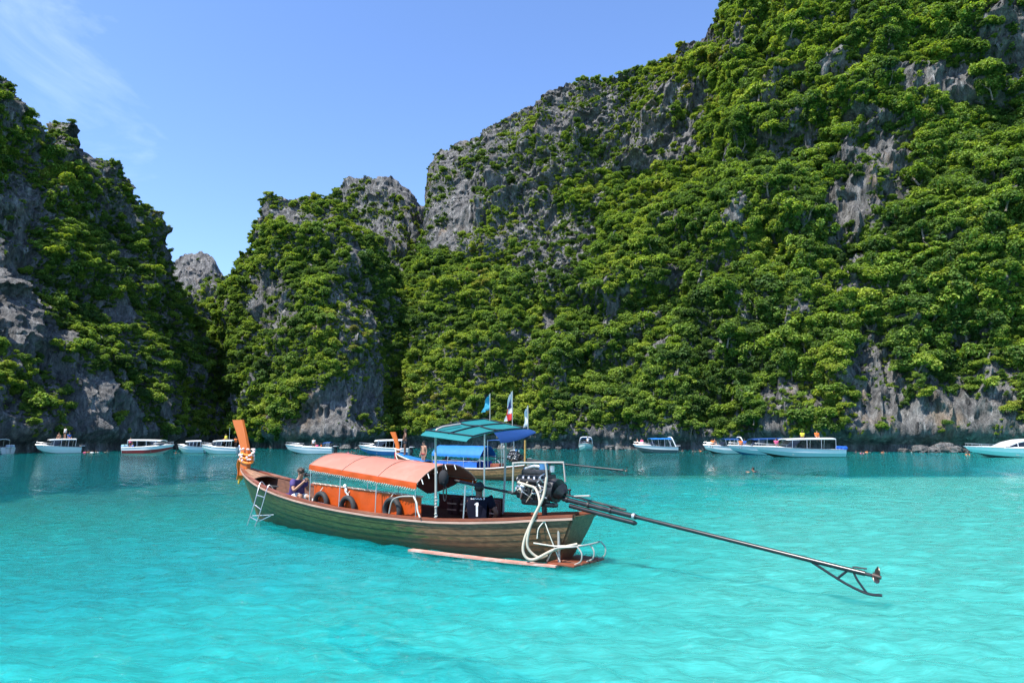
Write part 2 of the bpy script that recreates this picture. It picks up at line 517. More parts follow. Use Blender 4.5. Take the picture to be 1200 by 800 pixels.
# ---------------------------------------------------------------- cliffs
# one control column: base (pixel column, depth), ridge (pixel, depth); all in metres once projected to their own distance
ROCKY = {   # bare rock regions, seen from the boat: centre x, y, radii, strength
    'right': [(575, 205, 75, 75, .75), (530, 250, 40, 40, .9), (670, 130, 75, 32, .75), (620, 165, 60, 50, .6), (650, 275, 45, 30, .75), (640, 305, 28, 30, .6), (790, 110, 50, 20, .6), (760, 165, 50, 28, .75), (700, 190, 40, 14, .7), (845, 40, 35, 20, .7),
              (905, 90, 12, 40, .5), (1035, 190, 38, 62, .75), (1000, 290, 30, 60, .45), (960, 240, 30, 70, .35), (1180, 40, 30, 40, .9), (1110, 100, 50, 18, .6), (1025, 450, 34, 62, .95), (1130, 508, 100, 34, .85), (1060, 504, 44, 30, .85), (1180, 505, 50, 36, .65), (900, 480, 12, 40, .5), (670, 370, 28, 30, .4),
              (690, 345, 60, 20, .3), (740, 510, 50, 12, .8), (620, 520, 140, 9, .7), (900, 520, 160, 9, .6), (550, 440, 16, 30, .3), (930, 150, 14, 60, .35), (1075, 250, 14, 60, .3)],
    'pinnacle': [(318, 355, 28, 34, .8), (405, 330, 18, 80, .65), (425, 400, 18, 70, .7), (348, 258, 20, 11, .8), (405, 495, 34, 40, .95), (365, 510, 30, 18, .7), (440, 440, 14, 60, .5), (385, 260, 14, 18, .6), (300, 420, 18, 40, .3)],
    'pinnacle_back': [(470, 250, 45, 60, .7), (440, 215, 40, 14, .5), (485, 280, 22, 40, .8)],
    'left': [(18, 270, 24, 60, 1.0), (14, 345, 26, 48, .95), (45, 400, 20, 50, .65), (75, 470, 30, 60, .6), (125, 480, 26, 50, .5), (95, 165, 28, 26, .85), (60, 150, 14, 12, .5), (10, 500, 20, 40, .8), (170, 480, 30, 50, .4), (150, 330, 18, 100, .3), (200, 290, 10, 40, .5)],
    'far': [(235, 318, 40, 30, 1.0)],
    'gorge': [],
}

class Cliff: pass
CLIFFS = []

def pwl(us, vals, u):
    return np.interp(u, us, vals)

def make_cliff(key, label, ctrl, nu, nv, seed, prof=1.15, amp=1.0, ledge=.06):
    ctrl = np.array(ctrl, float)
    n = len(ctrl)
    B = np.array([on_water(c[0], c[1]) for c in ctrl])
    R = np.array([at(c[2], c[3], c[4]) for c in ctrl])
    # parameter by mean arc length
    mid = (B + R) / 2
    s = np.concatenate([[0], np.cumsum(np.linalg.norm(np.diff(mid, axis=0), axis=1) + 0.5)])
    u = np.linspace(0, s[-1], nu)
    Bu = np.stack([np.interp(u, s, B[:, k]) for k in range(3)], -1)
    Ru = np.stack([np.interp(u, s, R[:, k]) for k in range(3)], -1)
    ker = np.hanning(9); ker /= ker.sum()
    def sm(a, r):
        q = a.copy()
        for k in range(3):
            pad = np.pad(a[:, k], r, mode='edge'); q[:, k] = np.convolve(pad, np.hanning(2 * r + 1) / np.hanning(2 * r + 1).sum(), 'valid')
        return q
    Bu = sm(Bu, max(4, nu // 30)); Ru = sm(Ru, 3)
    v = np.concatenate([np.linspace(0, 1, nv), 1 + np.linspace(0, 1, nv // 6)[1:] ** 1.0 * .35])
    U, Vv = np.meshgrid(u, v, indexing='ij')
    vf = np.minimum(Vv, 1)
    back = np.maximum(Vv - 1, 0)
    H = Ru[:, 2][:, None]
    Zt = H * vf
    hx0 = Bu[:, 0][:, None]; hy0 = Bu[:, 1][:, None]
    dx = (Ru[:, 0] - Bu[:, 0])[:, None]; dy = (Ru[:, 1] - Bu[:, 1])[:, None]
    lg = vnoise(U / 30 + 3.1, Zt / 9, U * 0, seed + 90) * ledge + vnoise(U / 14, Zt / 5, U * 0, seed + 91) * ledge * .5
    fr = vf ** prof + lg * np.sin(PI * np.clip(vf, 0, 1))
    X, Y = hx0 + dx * fr, hy0 + dy * fr
    # behind the ridge the ground falls away again
    ln = np.sqrt(dx * dx + dy * dy) + 1e-6
    X = X + back * dx / ln * 90; Y = Y + back * dy / ln * 90
    Z = Zt - back * 70 * (1 + .3 * vnoise(U / 20, back * 6, U * 0, seed + 7))
    # outward direction in plan
    tx, ty = np.gradient(Bu[:, 0]), np.gradient(Bu[:, 1])
    tl = np.sqrt(tx ** 2 + ty ** 2) + 1e-9
    ox, oy = ty / tl, -tx / tl
    ox, oy = [np.convolve(np.pad(a, 20, mode='edge'), np.ones(41) / 41, 'valid') for a in (ox, oy)]
    ol = np.sqrt(ox ** 2 + oy ** 2) + 1e-9
    sgn = np.sign(np.mean(ox * -Bu[:, 0] + oy * -Bu[:, 1]))
    ox, oy = (sgn * ox / ol)[:, None], (sgn * oy / ol)[:, None]
    big = fbm(X / 32, Y / 32, Z / 34, seed, 3) * 4.2
    butt = np.maximum(0, 1 - np.abs(fbm(X / 15, Y / 15, Z / 60, seed + 5, 3))) ** 2 * 6.0 - 2.8
    med = np.maximum(0, 1 - np.abs(fbm(X / 5.0, Y / 5.0, Z / 14, seed + 11, 4, .6))) ** 2 * 2.4 - 1.1
    sml = np.maximum(0, 1 - np.abs(fbm(X / 1.7, Y / 1.7, Z / 6.5, seed + 21, 3, .6))) ** 1.5 * 1.0 - .5 + vnoise(X / .6, Y / .6, Z / 1.2, seed + 23) * .16
    en = np.interp(U / s[-1], [0, .17, .28, 1], [.25, .25, 1, 1]) if key == 'right' else 1.0
    D = (big + butt + med) * amp * en + sml
    Zr = Z
    D = D * np.clip(.35 + Z / 14, .35, 1)
    notch = np.where(Zr < 1.0, 1.0, np.exp(-((Zr - 1.0) / .9) ** 2)) * (1.9 + .5 * vnoise(U / 4, U * 0, U * 0, seed + 31)) - np.exp(-((Zr - 3.6) / 1.3) ** 2) * .7
    D = D - notch * (vf < .5)
    X = X + ox * D; Y = Y + oy * D
    rag = (fbm(U / 4.0, vf * 6, U * 0, seed + 41, 4) * .9 + fbm(U / 13, vf * 3, U * 0, seed + 42, 2) * 1.1) * np.clip((vf - .8) / .2, 0, 1)
    Z = Z + rag + fbm(X / 2.2, Y / 2.2, Z / 3.2, seed + 50, 3, .6) * .3 * np.clip(vf * 8, 0, 1)
    # skirt below the water
    sx, sy = X[:, :1] - ox * .5, Y[:, :1] - oy * .5
    X = np.concatenate([sx, X], 1); Y = np.concatenate([sy, Y], 1); Z = np.concatenate([np.full_like(sx, -7.0), Z], 1)
    P = np.stack([X, Y, Z], -1)
    nvv = P.shape[1]
    Fq = grid_faces(nu, nvv)
    me = mesh_np('cliff', P.reshape(-1, 3), Fq)
    me.materials.append(ROCK)
    # make normals point outward (towards the lagoon)
    a = P[nu // 2, nvv // 3]
    pn = np.cross(P[nu // 2 + 1, nvv // 3] - a, P[nu // 2, nvv // 3 + 1] - a)
    if pn @ np.array([ox[nu // 2, 0], oy[nu // 2, 0], 0]) < 0:
        me.flip_normals()
    o = link('cliff', me)
    tag(o, label, None, None, 'structure')
    me.set_sharp_from_angle(angle=math.radians(50))
    c = Cliff(); c.P = P; c.key = key; c.obj = o; c.nv_front = nv + 1; c.ridge = Ru; c.out = np.stack([ox[:, 0], oy[:, 0]], -1)
    CLIFFS.append(c)
    return c

# tallest cliff with the long overgrown face
make_cliff('right', 'tallest limestone cliff overgrown with green trees behind the speedboats', [
    (395, 172, 440, 340, 205), (430, 160, 470, 305, 205), (452, 150, 492, 285, 205), (462, 146, 503, 276, 205), (466, 145, 506, 196, 205), (480, 142, 516, 174, 205),
    (510, 138, 558, 157, 205), (545, 135, 598, 130, 204), (585, 132, 645, 108, 202), (630, 130, 705, 103, 200), (665, 129, 742, 94, 198), (700, 128, 792, 64, 195),
    (735, 126, 826, 38, 190), (765, 124, 850, -2, 186), (800, 122, 885, -70, 182), (900, 114, 985, -190, 172), (1000, 109, 1090, -270, 164), (1100, 106, 1200, -330, 156),
    (1200, 102, 1310, -380, 148), (1330, 92, 1450, -420, 136), (1480, 80, 1620, -430, 122)], 560, 330, 11, prof=1.12, amp=1.0)
# pinnacle in the middle and the rock dome behind it
make_cliff('pinnacle_back', 'grey rock dome rising behind the green pinnacle', [
    (330, 200, 335, 300, 225), (360, 192, 365, 255, 222), (385, 190, 392, 226, 220), (410, 188, 408, 211, 219), (430, 186, 432, 206, 218), (452, 186, 456, 209, 218), (472, 187, 477, 220, 219), (488, 190, 495, 241, 221), (500, 195, 504, 268, 224), (520, 204, 512, 320, 228)],
    150, 130, 23, prof=1.8, amp=.6)
make_cliff('pinnacle', 'green pinnacle with grey rock ribs between the dark cliff and the tallest cliff', [
    (238, 176, 250, 354, 200), (258, 160, 268, 327, 186), (276, 148, 296, 301, 178), (290, 142, 311, 291, 174), (302, 138, 315, 263, 171), (322, 134, 334, 235, 168), (350, 131, 362, 229, 166), (380, 129, 390, 233, 165), (405, 129, 412, 245, 166), (428, 132, 432, 264, 168), (446, 138, 450, 299, 174), (462, 148, 470, 349, 186), (480, 166, 492, 409, 200)],
    300, 210, 37, prof=1.25, amp=.75)
# gorge between the dark cliff and the pinnacle
make_cliff('gorge', 'wooded slope closing the gorge behind the dark cliff', [
    (150, 190, 150, 380, 225), (190, 186, 200, 352, 222), (215, 184, 222, 338, 221), (240, 184, 246, 330, 221), (262, 184, 270, 322, 221), (300, 184, 310, 310, 222), (340, 186, 350, 320, 224)], 150, 90, 47, prof=1.0, amp=.8)
make_cliff('far', 'bare grey crag far back in the gorge', [
    (180, 262, 186, 330, 285), (200, 260, 207, 301, 284), (215, 258, 217, 296, 283), (232, 258, 236, 295, 283), (248, 259, 250, 301, 283), (258, 260, 260, 318, 284), (275, 264, 272, 350, 286)], 110, 110, 53, prof=2.2, amp=.35)
# dark cliff on the sun side, in its own shade
make_cliff('left', 'dark shaded limestone cliff with hanging trees and pale rock streaks', [
    (-420, 62, -560, -234, 96), (-240, 72, -330, -124, 108), (-90, 84, -140, 6, 118), (-30, 92, -60, 66, 124), (2, 96, 0, 110, 128), (22, 98, 20, 140, 130), (46, 101, 46, 170, 133), (58, 103, 54, 136, 140), (78, 105, 76, 137, 141), (100, 108, 105, 179, 143), (124, 112, 130, 208, 146),
    (146, 117, 152, 237, 149), (166, 122, 174, 267, 152), (186, 127, 192, 297, 156), (204, 132, 207, 330, 160), (222, 138, 218, 353, 166), (250, 146, 240, 408, 174), (278, 156, 268, 458, 184), (296, 170, 290, 498, 196)],
    340, 300, 61, prof=1.2, amp=.85, ledge=.09)

# ---------------------------------------------------------------- plants on the cliffs
def leaf_quads(C, N, size, rng):
    """bent leaf clumps: C centres, N facing"""
    n = len(C)
    N = N / (np.linalg.norm(N, axis=1, keepdims=True) + 1e-9)
    t = rng.normal(size=(n, 3)); t -= (t * N).sum(1, keepdims=True) * N
    t /= np.linalg.norm(t, axis=1, keepdims=True) + 1e-9
    b = np.cross(N, t)
    s = (size * rng.uniform(.6, 1.35, n))[:, None]
    w = s * rng.uniform(.45, .75, (n, 1))
    p0 = C - t * s - N * s * .25; p2 = C + t * s - N * s * .25
    p1 = C + b * w + N * s * .1; p3 = C - b * w + N * s * .1
    V = np.stack([p0, p1, p2, p3], 1).reshape(-1, 3)
    return V

def crown_mesh(name, seed, kind, nleaf, leaf):
    rng = np.random.default_rng(seed)
    if kind == 'round':
        nl = 13
        L = rng.normal(size=(nl, 3)); L /= np.linalg.norm(L, axis=1, keepdims=True)
        L *= rng.uniform(.35, .8, (nl, 1)); L[:, 2] = np.abs(L[:, 2]) * .8 - .12
        r = rng.uniform(.24, .44, nl)
    elif kind == 'umbrella':
        nl = 13
        a = rng.uniform(0, 2 * PI, nl); d = np.sqrt(rng.random(nl)) * .95
        L = np.stack([d * np.cos(a), d * np.sin(a), rng.uniform(.0, .5, nl) - .25 * d], -1)
        r = rng.uniform(.22, .38, nl)
    elif kind == 'drape':
        nl = 12
        L = np.stack([rng.uniform(-.55, .55, nl), rng.uniform(-.25, .25, nl), -rng.random(nl) * 1.5 + .45], -1)
        r = rng.uniform(.2, .34, nl)
    else:
        nl = 7
        L = np.stack([rng.uniform(-.6, .6, nl), rng.uniform(-.6, .6, nl), rng.uniform(-.05, .5, nl)], -1)
        r = rng.uniform(.22, .4, nl)
    which = rng.choice(nl, nleaf, p=r ** 2 / (r ** 2).sum())
    dv = rng.normal(size=(nleaf, 3)); dv[:, 2] += .35
    dv /= np.linalg.norm(dv, axis=1, keepdims=True)
    rad = r[which] * rng.uniform(.55, 1.12, nleaf)
    sq = np.array([1, 1, .62 if kind == 'umbrella' else .8])
    C = L[which] + dv * rad[:, None] * sq
    N = dv * .7 + np.array([0, 0, .55]) + rng.normal(size=(nleaf, 3)) * .45
    V = leaf_quads(C, N, leaf, rng)
    F = np.arange(len(V)).reshape(-1, 4)
    me = mesh_np(name, V, F, smooth=False)
    me.materials.append(LEAF)
    return me

def trunk_mesh(seed):
    rng = random.Random(seed)
    mb = MB()
    lean = (rng.uniform(-.12, .12), rng.uniform(-.12, .12))
    top = (lean[0], lean[1], .1)
    mb.tube([(lean[0] * -1, lean[1] * -1, -.95), (lean[0] * -.2, lean[1] * .3, -.45), top], [.07, .055, .045], 6)
    for q in range(4):
        a = q * 1.57 + rng.uniform(-.4, .4)
        st = (top[0], top[1], -.35 + .1 * q)
        mb.tube([st, (st[0] + .25 * math.cos(a), st[1] + .25 * math.sin(a), st[2] + .25), (st[0] + .5 * math.cos(a), st[1] + .5 * math.sin(a), st[2] + .55)], [.035, .025, .012], 5)
    return mb.mesh('trunk', BARK)
rngp = np.random.default_rng(77)
KINDS = [('round', 1700, .085), ('round', 1500, .09), ('round', 1100, .11), ('umbrella', 1500, .085), ('umbrella', 1300, .095), ('drape', 1000, .085), ('shrub', 480, .13), ('shrub', 360, .15), ('shrub', 600, .11), ('drape', 700, .10)]
CROWNS = [crown_mesh('crown', 100 + i, k, n, s) for i, (k, n, s) in enumerate(KINDS)]
TRUNKS = [trunk_mesh(i) for i in range(3)]

def scatter(c, dens):
    """random plant spots over the lagoon side of one cliff"""
    P = c.P[:, 1:c.nv_front + 12]
    a, b, d = P[:-1, :-1], P[1:, :-1], P[:-1, 1:]
    N = np.cross(b - a, d - a)
    area = np.linalg.norm(N, axis=-1)
    N = N / (area[..., None] + 1e-9)
    out = np.concatenate([c.out, c.out[-1:]])[:len(N)]
    sg = np.sign((N[..., 0] * out[:, None, 0] + N[..., 1] * out[:, None, 1] + .15 * N[..., 2]).mean())
    N = N * sg
    if (N[..., 2].mean()) < 0: N = -N
    n = int(area.sum() * dens)
    w = (area / area.sum()).ravel()
    pick = rngp.choice(len(w), n, p=w)
    fu, fv = rngp.random(n)[:, None], rngp.random(n)[:, None]
    A, Bv, Dv = a.reshape(-1, 3)[pick], b.reshape(-1, 3)[pick], d.reshape(-1, 3)[pick]
    p = A + (Bv - A) * fu + (Dv - A) * fv
    nn = N.reshape(-1, 3)[pick]
    px, py = to_px(p)
    rock = np.zeros(n)
    for (cx, cy, rx, ry, s) in ROCKY[c.key]:
        q = ((px - cx) / (rx * 1.15)) ** 2 + ((py - cy) / (ry * 1.15)) ** 2
        rock = np.maximum(rock, s * np.clip(1.5 - q, 0, 1))
    nz = fbm(p[:, 0] / 7, p[:, 1] / 7, p[:, 2] / 9, 5, 3)
    steep = np.clip((.12 - nn[:, 2]) / .45, 0, 1)
    nz2 = fbm(p[:, 0] / 2.6, p[:, 1] / 2.6, p[:, 2] / 3.4, 8, 2)
    prob = 1.0 - rock * .98 - .30 * steep * (.6 + nz) + .3 * nz + .42 * nz2 - .5 * np.clip((-nz - .30) * 4, 0, 1)
    keep = (rngp.random(n) < prob) & (p[:, 2] > 2.6) & (nn[:, 2] > -.55)
    keep &= ((px > -120) & (px < 1320) & (py > -160))
    rk = rock[keep]
    vf_ = (pick % N.shape[1]) / float(c.nv_front)
    return p[keep], nn[keep], rk, px[keep], py[keep], vf_[keep]

DENS = {'right': 4.2, 'pinnacle': 4.8, 'pinnacle_back': 3.6, 'left': 3.2, 'far': .9, 'gorge': 1.4}
pts, nrm, rk, pxs, pys, ck, vfr = [], [], [], [], [], [], []
for ci, c in enumerate(CLIFFS):
    p, n_, r_, a_, b_, v_ = scatter(c, DENS[c.key])
    pts.append(p); nrm.append(n_); rk.append(r_); pxs.append(a_); pys.append(b_); ck.append(np.full(len(p), ci)); vfr.append(v_)
pts, nrm, rk, pxs, pys, ck, vfr = [np.concatenate(q) for q in (pts, nrm, rk, pxs, pys, ck, vfr)]
NP = len(pts)
u1 = rngp.random(NP)
scl = (.24 + .31 * rngp.random(NP) + 1.8 * u1 ** 16) * np.where(rk > .4, .66, 1.0) * np.interp(vfr, [0, .86, .96], [1, 1, .68])
grow = np.clip((pxs - 650) / 450, 0, 1) * (ck == 0)          # bigger trees on the near end of the tallest cliff
scl *= 1 + .42 * grow * (u1 > .55)
kind = np.where(scl < .48, rngp.choice([6, 7, 2, 5, 0, 8, 8, 9, 1, 5], NP), rngp.choice([0, 1, 2, 3, 4, 5], NP, p=[.25, .25, .22, .09, .09, .10]))
kind = np.where(nrm[:, 2] < -.05, rngp.choice([5, 9, 6, 8], NP), kind)
pos = pts + nrm * (scl * .38)[:, None] + np.array([0, 0, .22]) * scl[:, None]
rotz = rngp.uniform(0, 2 * PI, NP)
dr = (kind == 5) | (kind == 9)
rotz = np.where(dr, np.arctan2(nrm[:, 0], -nrm[:, 1]) + rngp.normal(0, .3, NP), rotz)
tilt = rngp.normal(0, .16, (NP, 2))
sc3 = np.stack([scl * rngp.uniform(.85, 1.2, NP), scl * rngp.uniform(.85, 1.2, NP), scl * rngp.uniform(.75, 1.15, NP)], -1)

# the 300 that show largest are trees of their own
dist = np.linalg.norm(pos - _C, axis=1)
inview = (pxs > 5) & (pxs < 1195) & (pys > 5) & (pys < 522) & (nrm @ np.array([0, -1, .2]) > -.2) & (kind < 5)
score = np.where(inview, scl / dist, 0)
score = np.where(np.isin(ck, [0, 2, 5]), score, 0)
order = np.argsort(-score)
chosen = []
for i in order:
    if len(chosen) >= 292 or score[i] <= 0: break
    if all((pxs[i] - pxs[j]) ** 2 + (pys[i] - pys[j]) ** 2 > 13 ** 2 for j in chosen):
        chosen.append(i)
WHERE = {'right': 'on the tallest overgrown cliff', 'pinnacle': 'on the green pinnacle', 'left': 'on the dark shaded cliff'}
LOOK = {0: 'dense round leafy tree', 1: 'full bushy leafy tree', 2: 'loose ragged leafy tree', 3: 'flat spreading leafy tree', 4: 'broad layered leafy tree'}
protos = {}
for i in chosen:
    k = int(kind[i])
    key = CLIFFS[int(ck[i])].key
    root = empty('tree', tuple(pos[i]), float(rotz[i]))
    root.rotation_euler = (float(tilt[i, 0]), float(tilt[i, 1]), float(rotz[i]))
    root.scale = tuple(float(s) for s in sc3[i])
    tag(root, LOOK[k] + ' growing ' + WHERE[key], 'tree', 'leafy trees growing on the cliffs')
    t = link('trunk', TRUNKS[i % 3], root)
    cr_ = link('crown', CROWNS[k], root)
    protos.setdefault(k, cr_)

rest = np.ones(NP, bool); rest[chosen] = False

# everything else that grows there reads as one mass
def plant_mass():
    ids = np.where(rest)[0]
    me = bpy.data.meshes.new('vegetation')
    me.vertices.add(len(ids)); me.vertices.foreach_set('co', pos[ids].astype(np.float32).ravel())
    def attr(name, typ, data, fld):
        a = me.attributes.new(name, typ, 'POINT'); a.data.foreach_set(fld, np.ascontiguousarray(data).ravel())
    attr('scl', 'FLOAT_VECTOR', sc3[ids].astype(np.float32), 'vector')
    attr('rot', 'FLOAT_VECTOR', np.concatenate([tilt[ids], rotz[ids][:, None]], 1).astype(np.float32), 'vector')
    attr('idx', 'INT', kind[ids].astype(np.int32), 'value')
    o = link('vegetation', me)
    tag(o, 'mass of smaller trees, shrubs and creepers covering the cliffs', 'vegetation', None, 'stuff')
    ng = bpy.data.node_groups.new('plants', 'GeometryNodeTree')
    ng.interface.new_socket('Geometry', in_out='INPUT', socket_type='NodeSocketGeometry')
    ng.interface.new_socket('Geometry', in_out='OUTPUT', socket_type='NodeSocketGeometry')
    N, L = ng.nodes, ng.links
    gi, go = N.new('NodeGroupInput'), N.new('NodeGroupOutput')
    # drape and shrub crowns grow on the mass only: keep one of each as plants of their own
    cur = gi.outputs[0]
    m2p = N.new('GeometryNodeMeshToPoints'); L.new(cur, m2p.inputs['Mesh'])
    def na(name, t):
        q = N.new('GeometryNodeInputNamedAttribute'); q.data_type = t; q.inputs['Name'].default_value = name
        return q.outputs['Attribute']
    sA, rA, iA = na('scl', 'FLOAT_VECTOR'), na('rot', 'FLOAT_VECTOR'), na('idx', 'INT')
    e2r = N.new('FunctionNodeEulerToRotation'); L.new(rA, e2r.inputs[0])
    jg = N.new('GeometryNodeJoinGeometry')
    for k in range(len(CROWNS)):
        oi = N.new('GeometryNodeObjectInfo'); oi.transform_space = 'ORIGINAL'
        oi.inputs['Object'].default_value = protos[k]; oi.inputs['As Instance'].default_value = True
        cmp_ = N.new('FunctionNodeCompare'); cmp_.data_type = 'INT'; cmp_.operation = 'EQUAL'
        L.new(iA, cmp_.inputs[2]); cmp_.inputs[3].default_value = k
        ip = N.new('GeometryNodeInstanceOnPoints')
        L.new(m2p.outputs[0], ip.inputs['Points']); L.new(cmp_.outputs[0], ip.inputs['Selection'])
        L.new(oi.outputs['Geometry'], ip.inputs['Instance']); L.new(e2r.outputs[0], ip.inputs['Rotation']); L.new(sA, ip.inputs['Scale'])
        L.new(ip.outputs[0], jg.inputs[0])
    L.new(jg.outputs[0], go.inputs[0])
    md = o.modifiers.new('plants', 'NODES'); md.node_group = ng

# a creeper and two shrubs of their own on the tallest cliff
for k, lab in ((5, 'hanging creeper draped down the tallest overgrown cliff'), (6, 'low open shrub clinging to the tallest overgrown cliff'), (7, 'small tufted shrub clinging to the tallest overgrown cliff'), (8, 'dense little shrub clinging to the tallest overgrown cliff'), (9, 'thin creeper trailing down the tallest overgrown cliff')):
    cand = np.where(rest & (kind == k) & (ck == 0) & (pxs > 300) & (pxs < 1150) & (pys > 40) & (pys < 480))[0]
    i = cand[np.argmax(scl[cand] / dist[cand])]
    rest[i] = False
    root = empty('creeper' if k in (5, 9) else 'shrub', tuple(pos[i])); root.rotation_euler = (float(tilt[i, 0]), float(tilt[i, 1]), float(rotz[i])); root.scale = tuple(float(s) for s in sc3[i])
    tag(root, lab, 'creeper' if k in (5, 9) else 'shrub')
    link('stem', TRUNKS[0], root)
    protos[k] = link('foliage', CROWNS[k], root)
plant_mass()
print('plants', NP, 'trees', len(chosen), [ (c.key, int((ck == i).sum())) for i, c in enumerate(CLIFFS)])
# ---------------------------------------------------------------- boat materials
def hull_paint(name, paint, wood, aft_wood=3.0, aft_len=2.5, wear=.5):
    m, n, l, p = nodes_of(name)
    t = n.new('ShaderNodeTexCoord')
    sep = n.new('ShaderNodeSeparateXYZ'); l.new(t.outputs['Object'], sep.inputs[0])
    mpp = n.new('ShaderNodeMapping'); mpp.inputs['Scale'].default_value = (.55, 2.0, 3.2); l.new(t.outputs['Object'], mpp.inputs['Vector'])
    a = n.new('ShaderNodeTexNoise'); a.inputs['Scale'].default_value = 2.4; a.inputs['Detail'].default_value = 10; a.inputs['Roughness'].default_value = .72
    l.new(mpp.outputs['Vector'], a.inputs['Vector'])
    gx = n.new('ShaderNodeMapRange'); gx.inputs[1].default_value = aft_wood + aft_len; gx.inputs[2].default_value = aft_wood - aft_len; gx.inputs[3].default_value = -.12; gx.inputs[4].default_value = .55
    l.new(sep.outputs['X'], gx.inputs[0])
    ad = n.new('ShaderNodeMath'); ad.operation = 'ADD'; l.new(a.outputs['Fac'], ad.inputs[0]); l.new(gx.outputs[0], ad.inputs[1])
    w = n.new('ShaderNodeMapRange'); w.inputs[1].default_value = .64 - .16 * wear; w.inputs[2].default_value = .68 - .08 * wear; l.new(ad.outputs[0], w.inputs[0])
    b = n.new('ShaderNodeTexNoise'); b.inputs['Scale'].default_value = 9; b.inputs['Detail'].default_value = 6; l.new(mpp.outputs['Vector'], b.inputs['Vector'])
    rr = n.new('ShaderNodeMapRange'); rr.inputs[1].default_value = .25; rr.inputs[2].default_value = .75; rr.inputs[3].default_value = .35; rr.inputs[4].default_value = 1.7; l.new(b.outputs['Fac'], rr.inputs[0])
    mx = n.new('ShaderNodeMix'); mx.data_type = 'RGBA'; mx.inputs[6].default_value = (*paint, 1); mx.inputs[7].default_value = (*wood, 1); l.new(w.outputs[0], mx.inputs[0])
    m2 = n.new('ShaderNodeMix'); m2.data_type = 'RGBA'; m2.blend_type = 'MULTIPLY'; m2.inputs[0].default_value = 1; l.new(mx.outputs[2], m2.inputs[6]); l.new(rr.outputs[0], m2.inputs[7])
    # weed and rust line close to the water
    fl = n.new('ShaderNodeTexNoise'); fl.inputs['Scale'].default_value = 22; fl.inputs['Detail'].default_value = 5; l.new(mpp.outputs['Vector'], fl.inputs['Vector'])
    fr_ = n.new('ShaderNodeMapRange'); fr_.inputs[1].default_value = .66; fr_.inputs[2].default_value = .72; fr_.inputs[4].default_value = .55; l.new(fl.outputs['Fac'], fr_.inputs[0])
    mf = n.new('ShaderNodeMix'); mf.data_type = 'RGBA'; mf.inputs[7].default_value = (.26, .22, .13, 1); l.new(fr_.outputs[0], mf.inputs[0]); l.new(m2.outputs[2], mf.inputs[6])
    gz = n.new('ShaderNodeMapRange'); gz.inputs[1].default_value = 4.5; gz.inputs[2].default_value = 1.5; gz.inputs[3].default_value = .3; gz.inputs[4].default_value = 1.0; l.new(sep.outputs['X'], gz.inputs[0])
    z = n.new('ShaderNodeMapRange'); z.inputs[1].default_value = .30; z.inputs[2].default_value = .08; l.new(sep.outputs['Z'], z.inputs[0])
    zz = n.new('ShaderNodeMath'); zz.operation = 'MULTIPLY_ADD'; zz.use_clamp = True; zz.inputs[2].default_value = 0; l.new(z.outputs[0], zz.inputs[0]); l.new(gz.outputs[0], zz.inputs[1])
    m3 = n.new('ShaderNodeMix'); m3.data_type = 'RGBA'; m3.inputs[7].default_value = (.13, .035, .018, 1); l.new(zz.outputs[0], m3.inputs[0]); l.new(mf.outputs[2], m3.inputs[6])
    l.new(m3.outputs[2], p.inputs['Base Color'])
    p.inputs['Roughness'].default_value = .45
    bp = n.new('ShaderNodeBump'); bp.inputs['Strength'].default_value = .5; bp.inputs['Distance'].default_value = .012; l.new(a.outputs['Fac'], bp.inputs['Height']); l.new(bp.outputs['Normal'], p.inputs['Normal'])
    return m

GREENHULL = hull_paint('green_hull_paint', (.034, .058, .013), (.120, .066, .030), 1.8, 2.6, .95)
BROWNHULL = hull_paint('brown_hull_paint', (.13, .060, .022), (.22, .12, .05), 3, 6, .4)
WOOD = mat('old_wood', (.26, .135, .075), .7, var=.4, scale=7, bump=.4, stretch=(.5, 3, 3), dirt=(.10, .05, .03), dirt_amt=.5)
DARKWOOD = mat('dark_wood', (.11, .042, .022), .7, var=.4, scale=6, bump=.4, stretch=(.5, 3, 3))
REDWOOD = mat('red_rail_paint', (.19, .048, .020), .5, var=.3, scale=5, stretch=(.4, 2, 2), dirt=(.42, .26, .18), dirt_amt=.45)
PINKRAIL = mat('faded_rail_paint', (.42, .26, .20), .6, var=.25, scale=5, stretch=(.4, 2, 2), dirt=(.30, .10, .05), dirt_amt=.4)
ORANGE_PAINT = mat('orange_paint', (.48, .105, .005), .4, var=.12, scale=4, stretch=(3, 3, .5), dirt=(.40, .085, .004), dirt_amt=.35)
ORANGE_TARP = mat('orange_tarp', (.62, .090, .004), .55, var=.10, scale=5, bump=.3, dirt=(.45, .08, .004), dirt_amt=.35, trans=.35)
PINK_TARP = mat('sun_bleached_tarp', (.48, .165, .112), .6, var=.08, scale=3, bump=.25, dirt=(.52, .25, .19), dirt_amt=.45, dirt_scale=1.2, trans=.10)
TEAL_TARP = mat('teal_tarp', (.032, .33, .35), .6, var=.08, scale=3, bump=.2, trans=.55)
BLUE_TARP = mat('blue_tarp', (.02, .19, .55), .5, var=.12, scale=4, bump=.3, dirt=(.05, .24, .5), dirt_amt=.4, trans=.25)
NAVY_TARP = mat('navy_tarp', (.012, .06, .22), .6, var=.15, scale=3, trans=.2)
WHITE = mat('white_paint', (.78, .78, .76), .35, var=.05, scale=3)
CREAM = mat('cream_deck', (.50, .48, .45), .6, var=.12, scale=5, dirt=(.4, .38, .34), dirt_amt=.35)
STEEL = mat('steel_tube', (.55, .56, .57), .32, metal=.85, var=.12, scale=9, dirt=(.34, .24, .17), dirt_amt=.3)
WHITETUBE = mat('white_tube', (.34, .32, .29), .45, var=.15, scale=6, dirt=(.42, .33, .25), dirt_amt=.45)
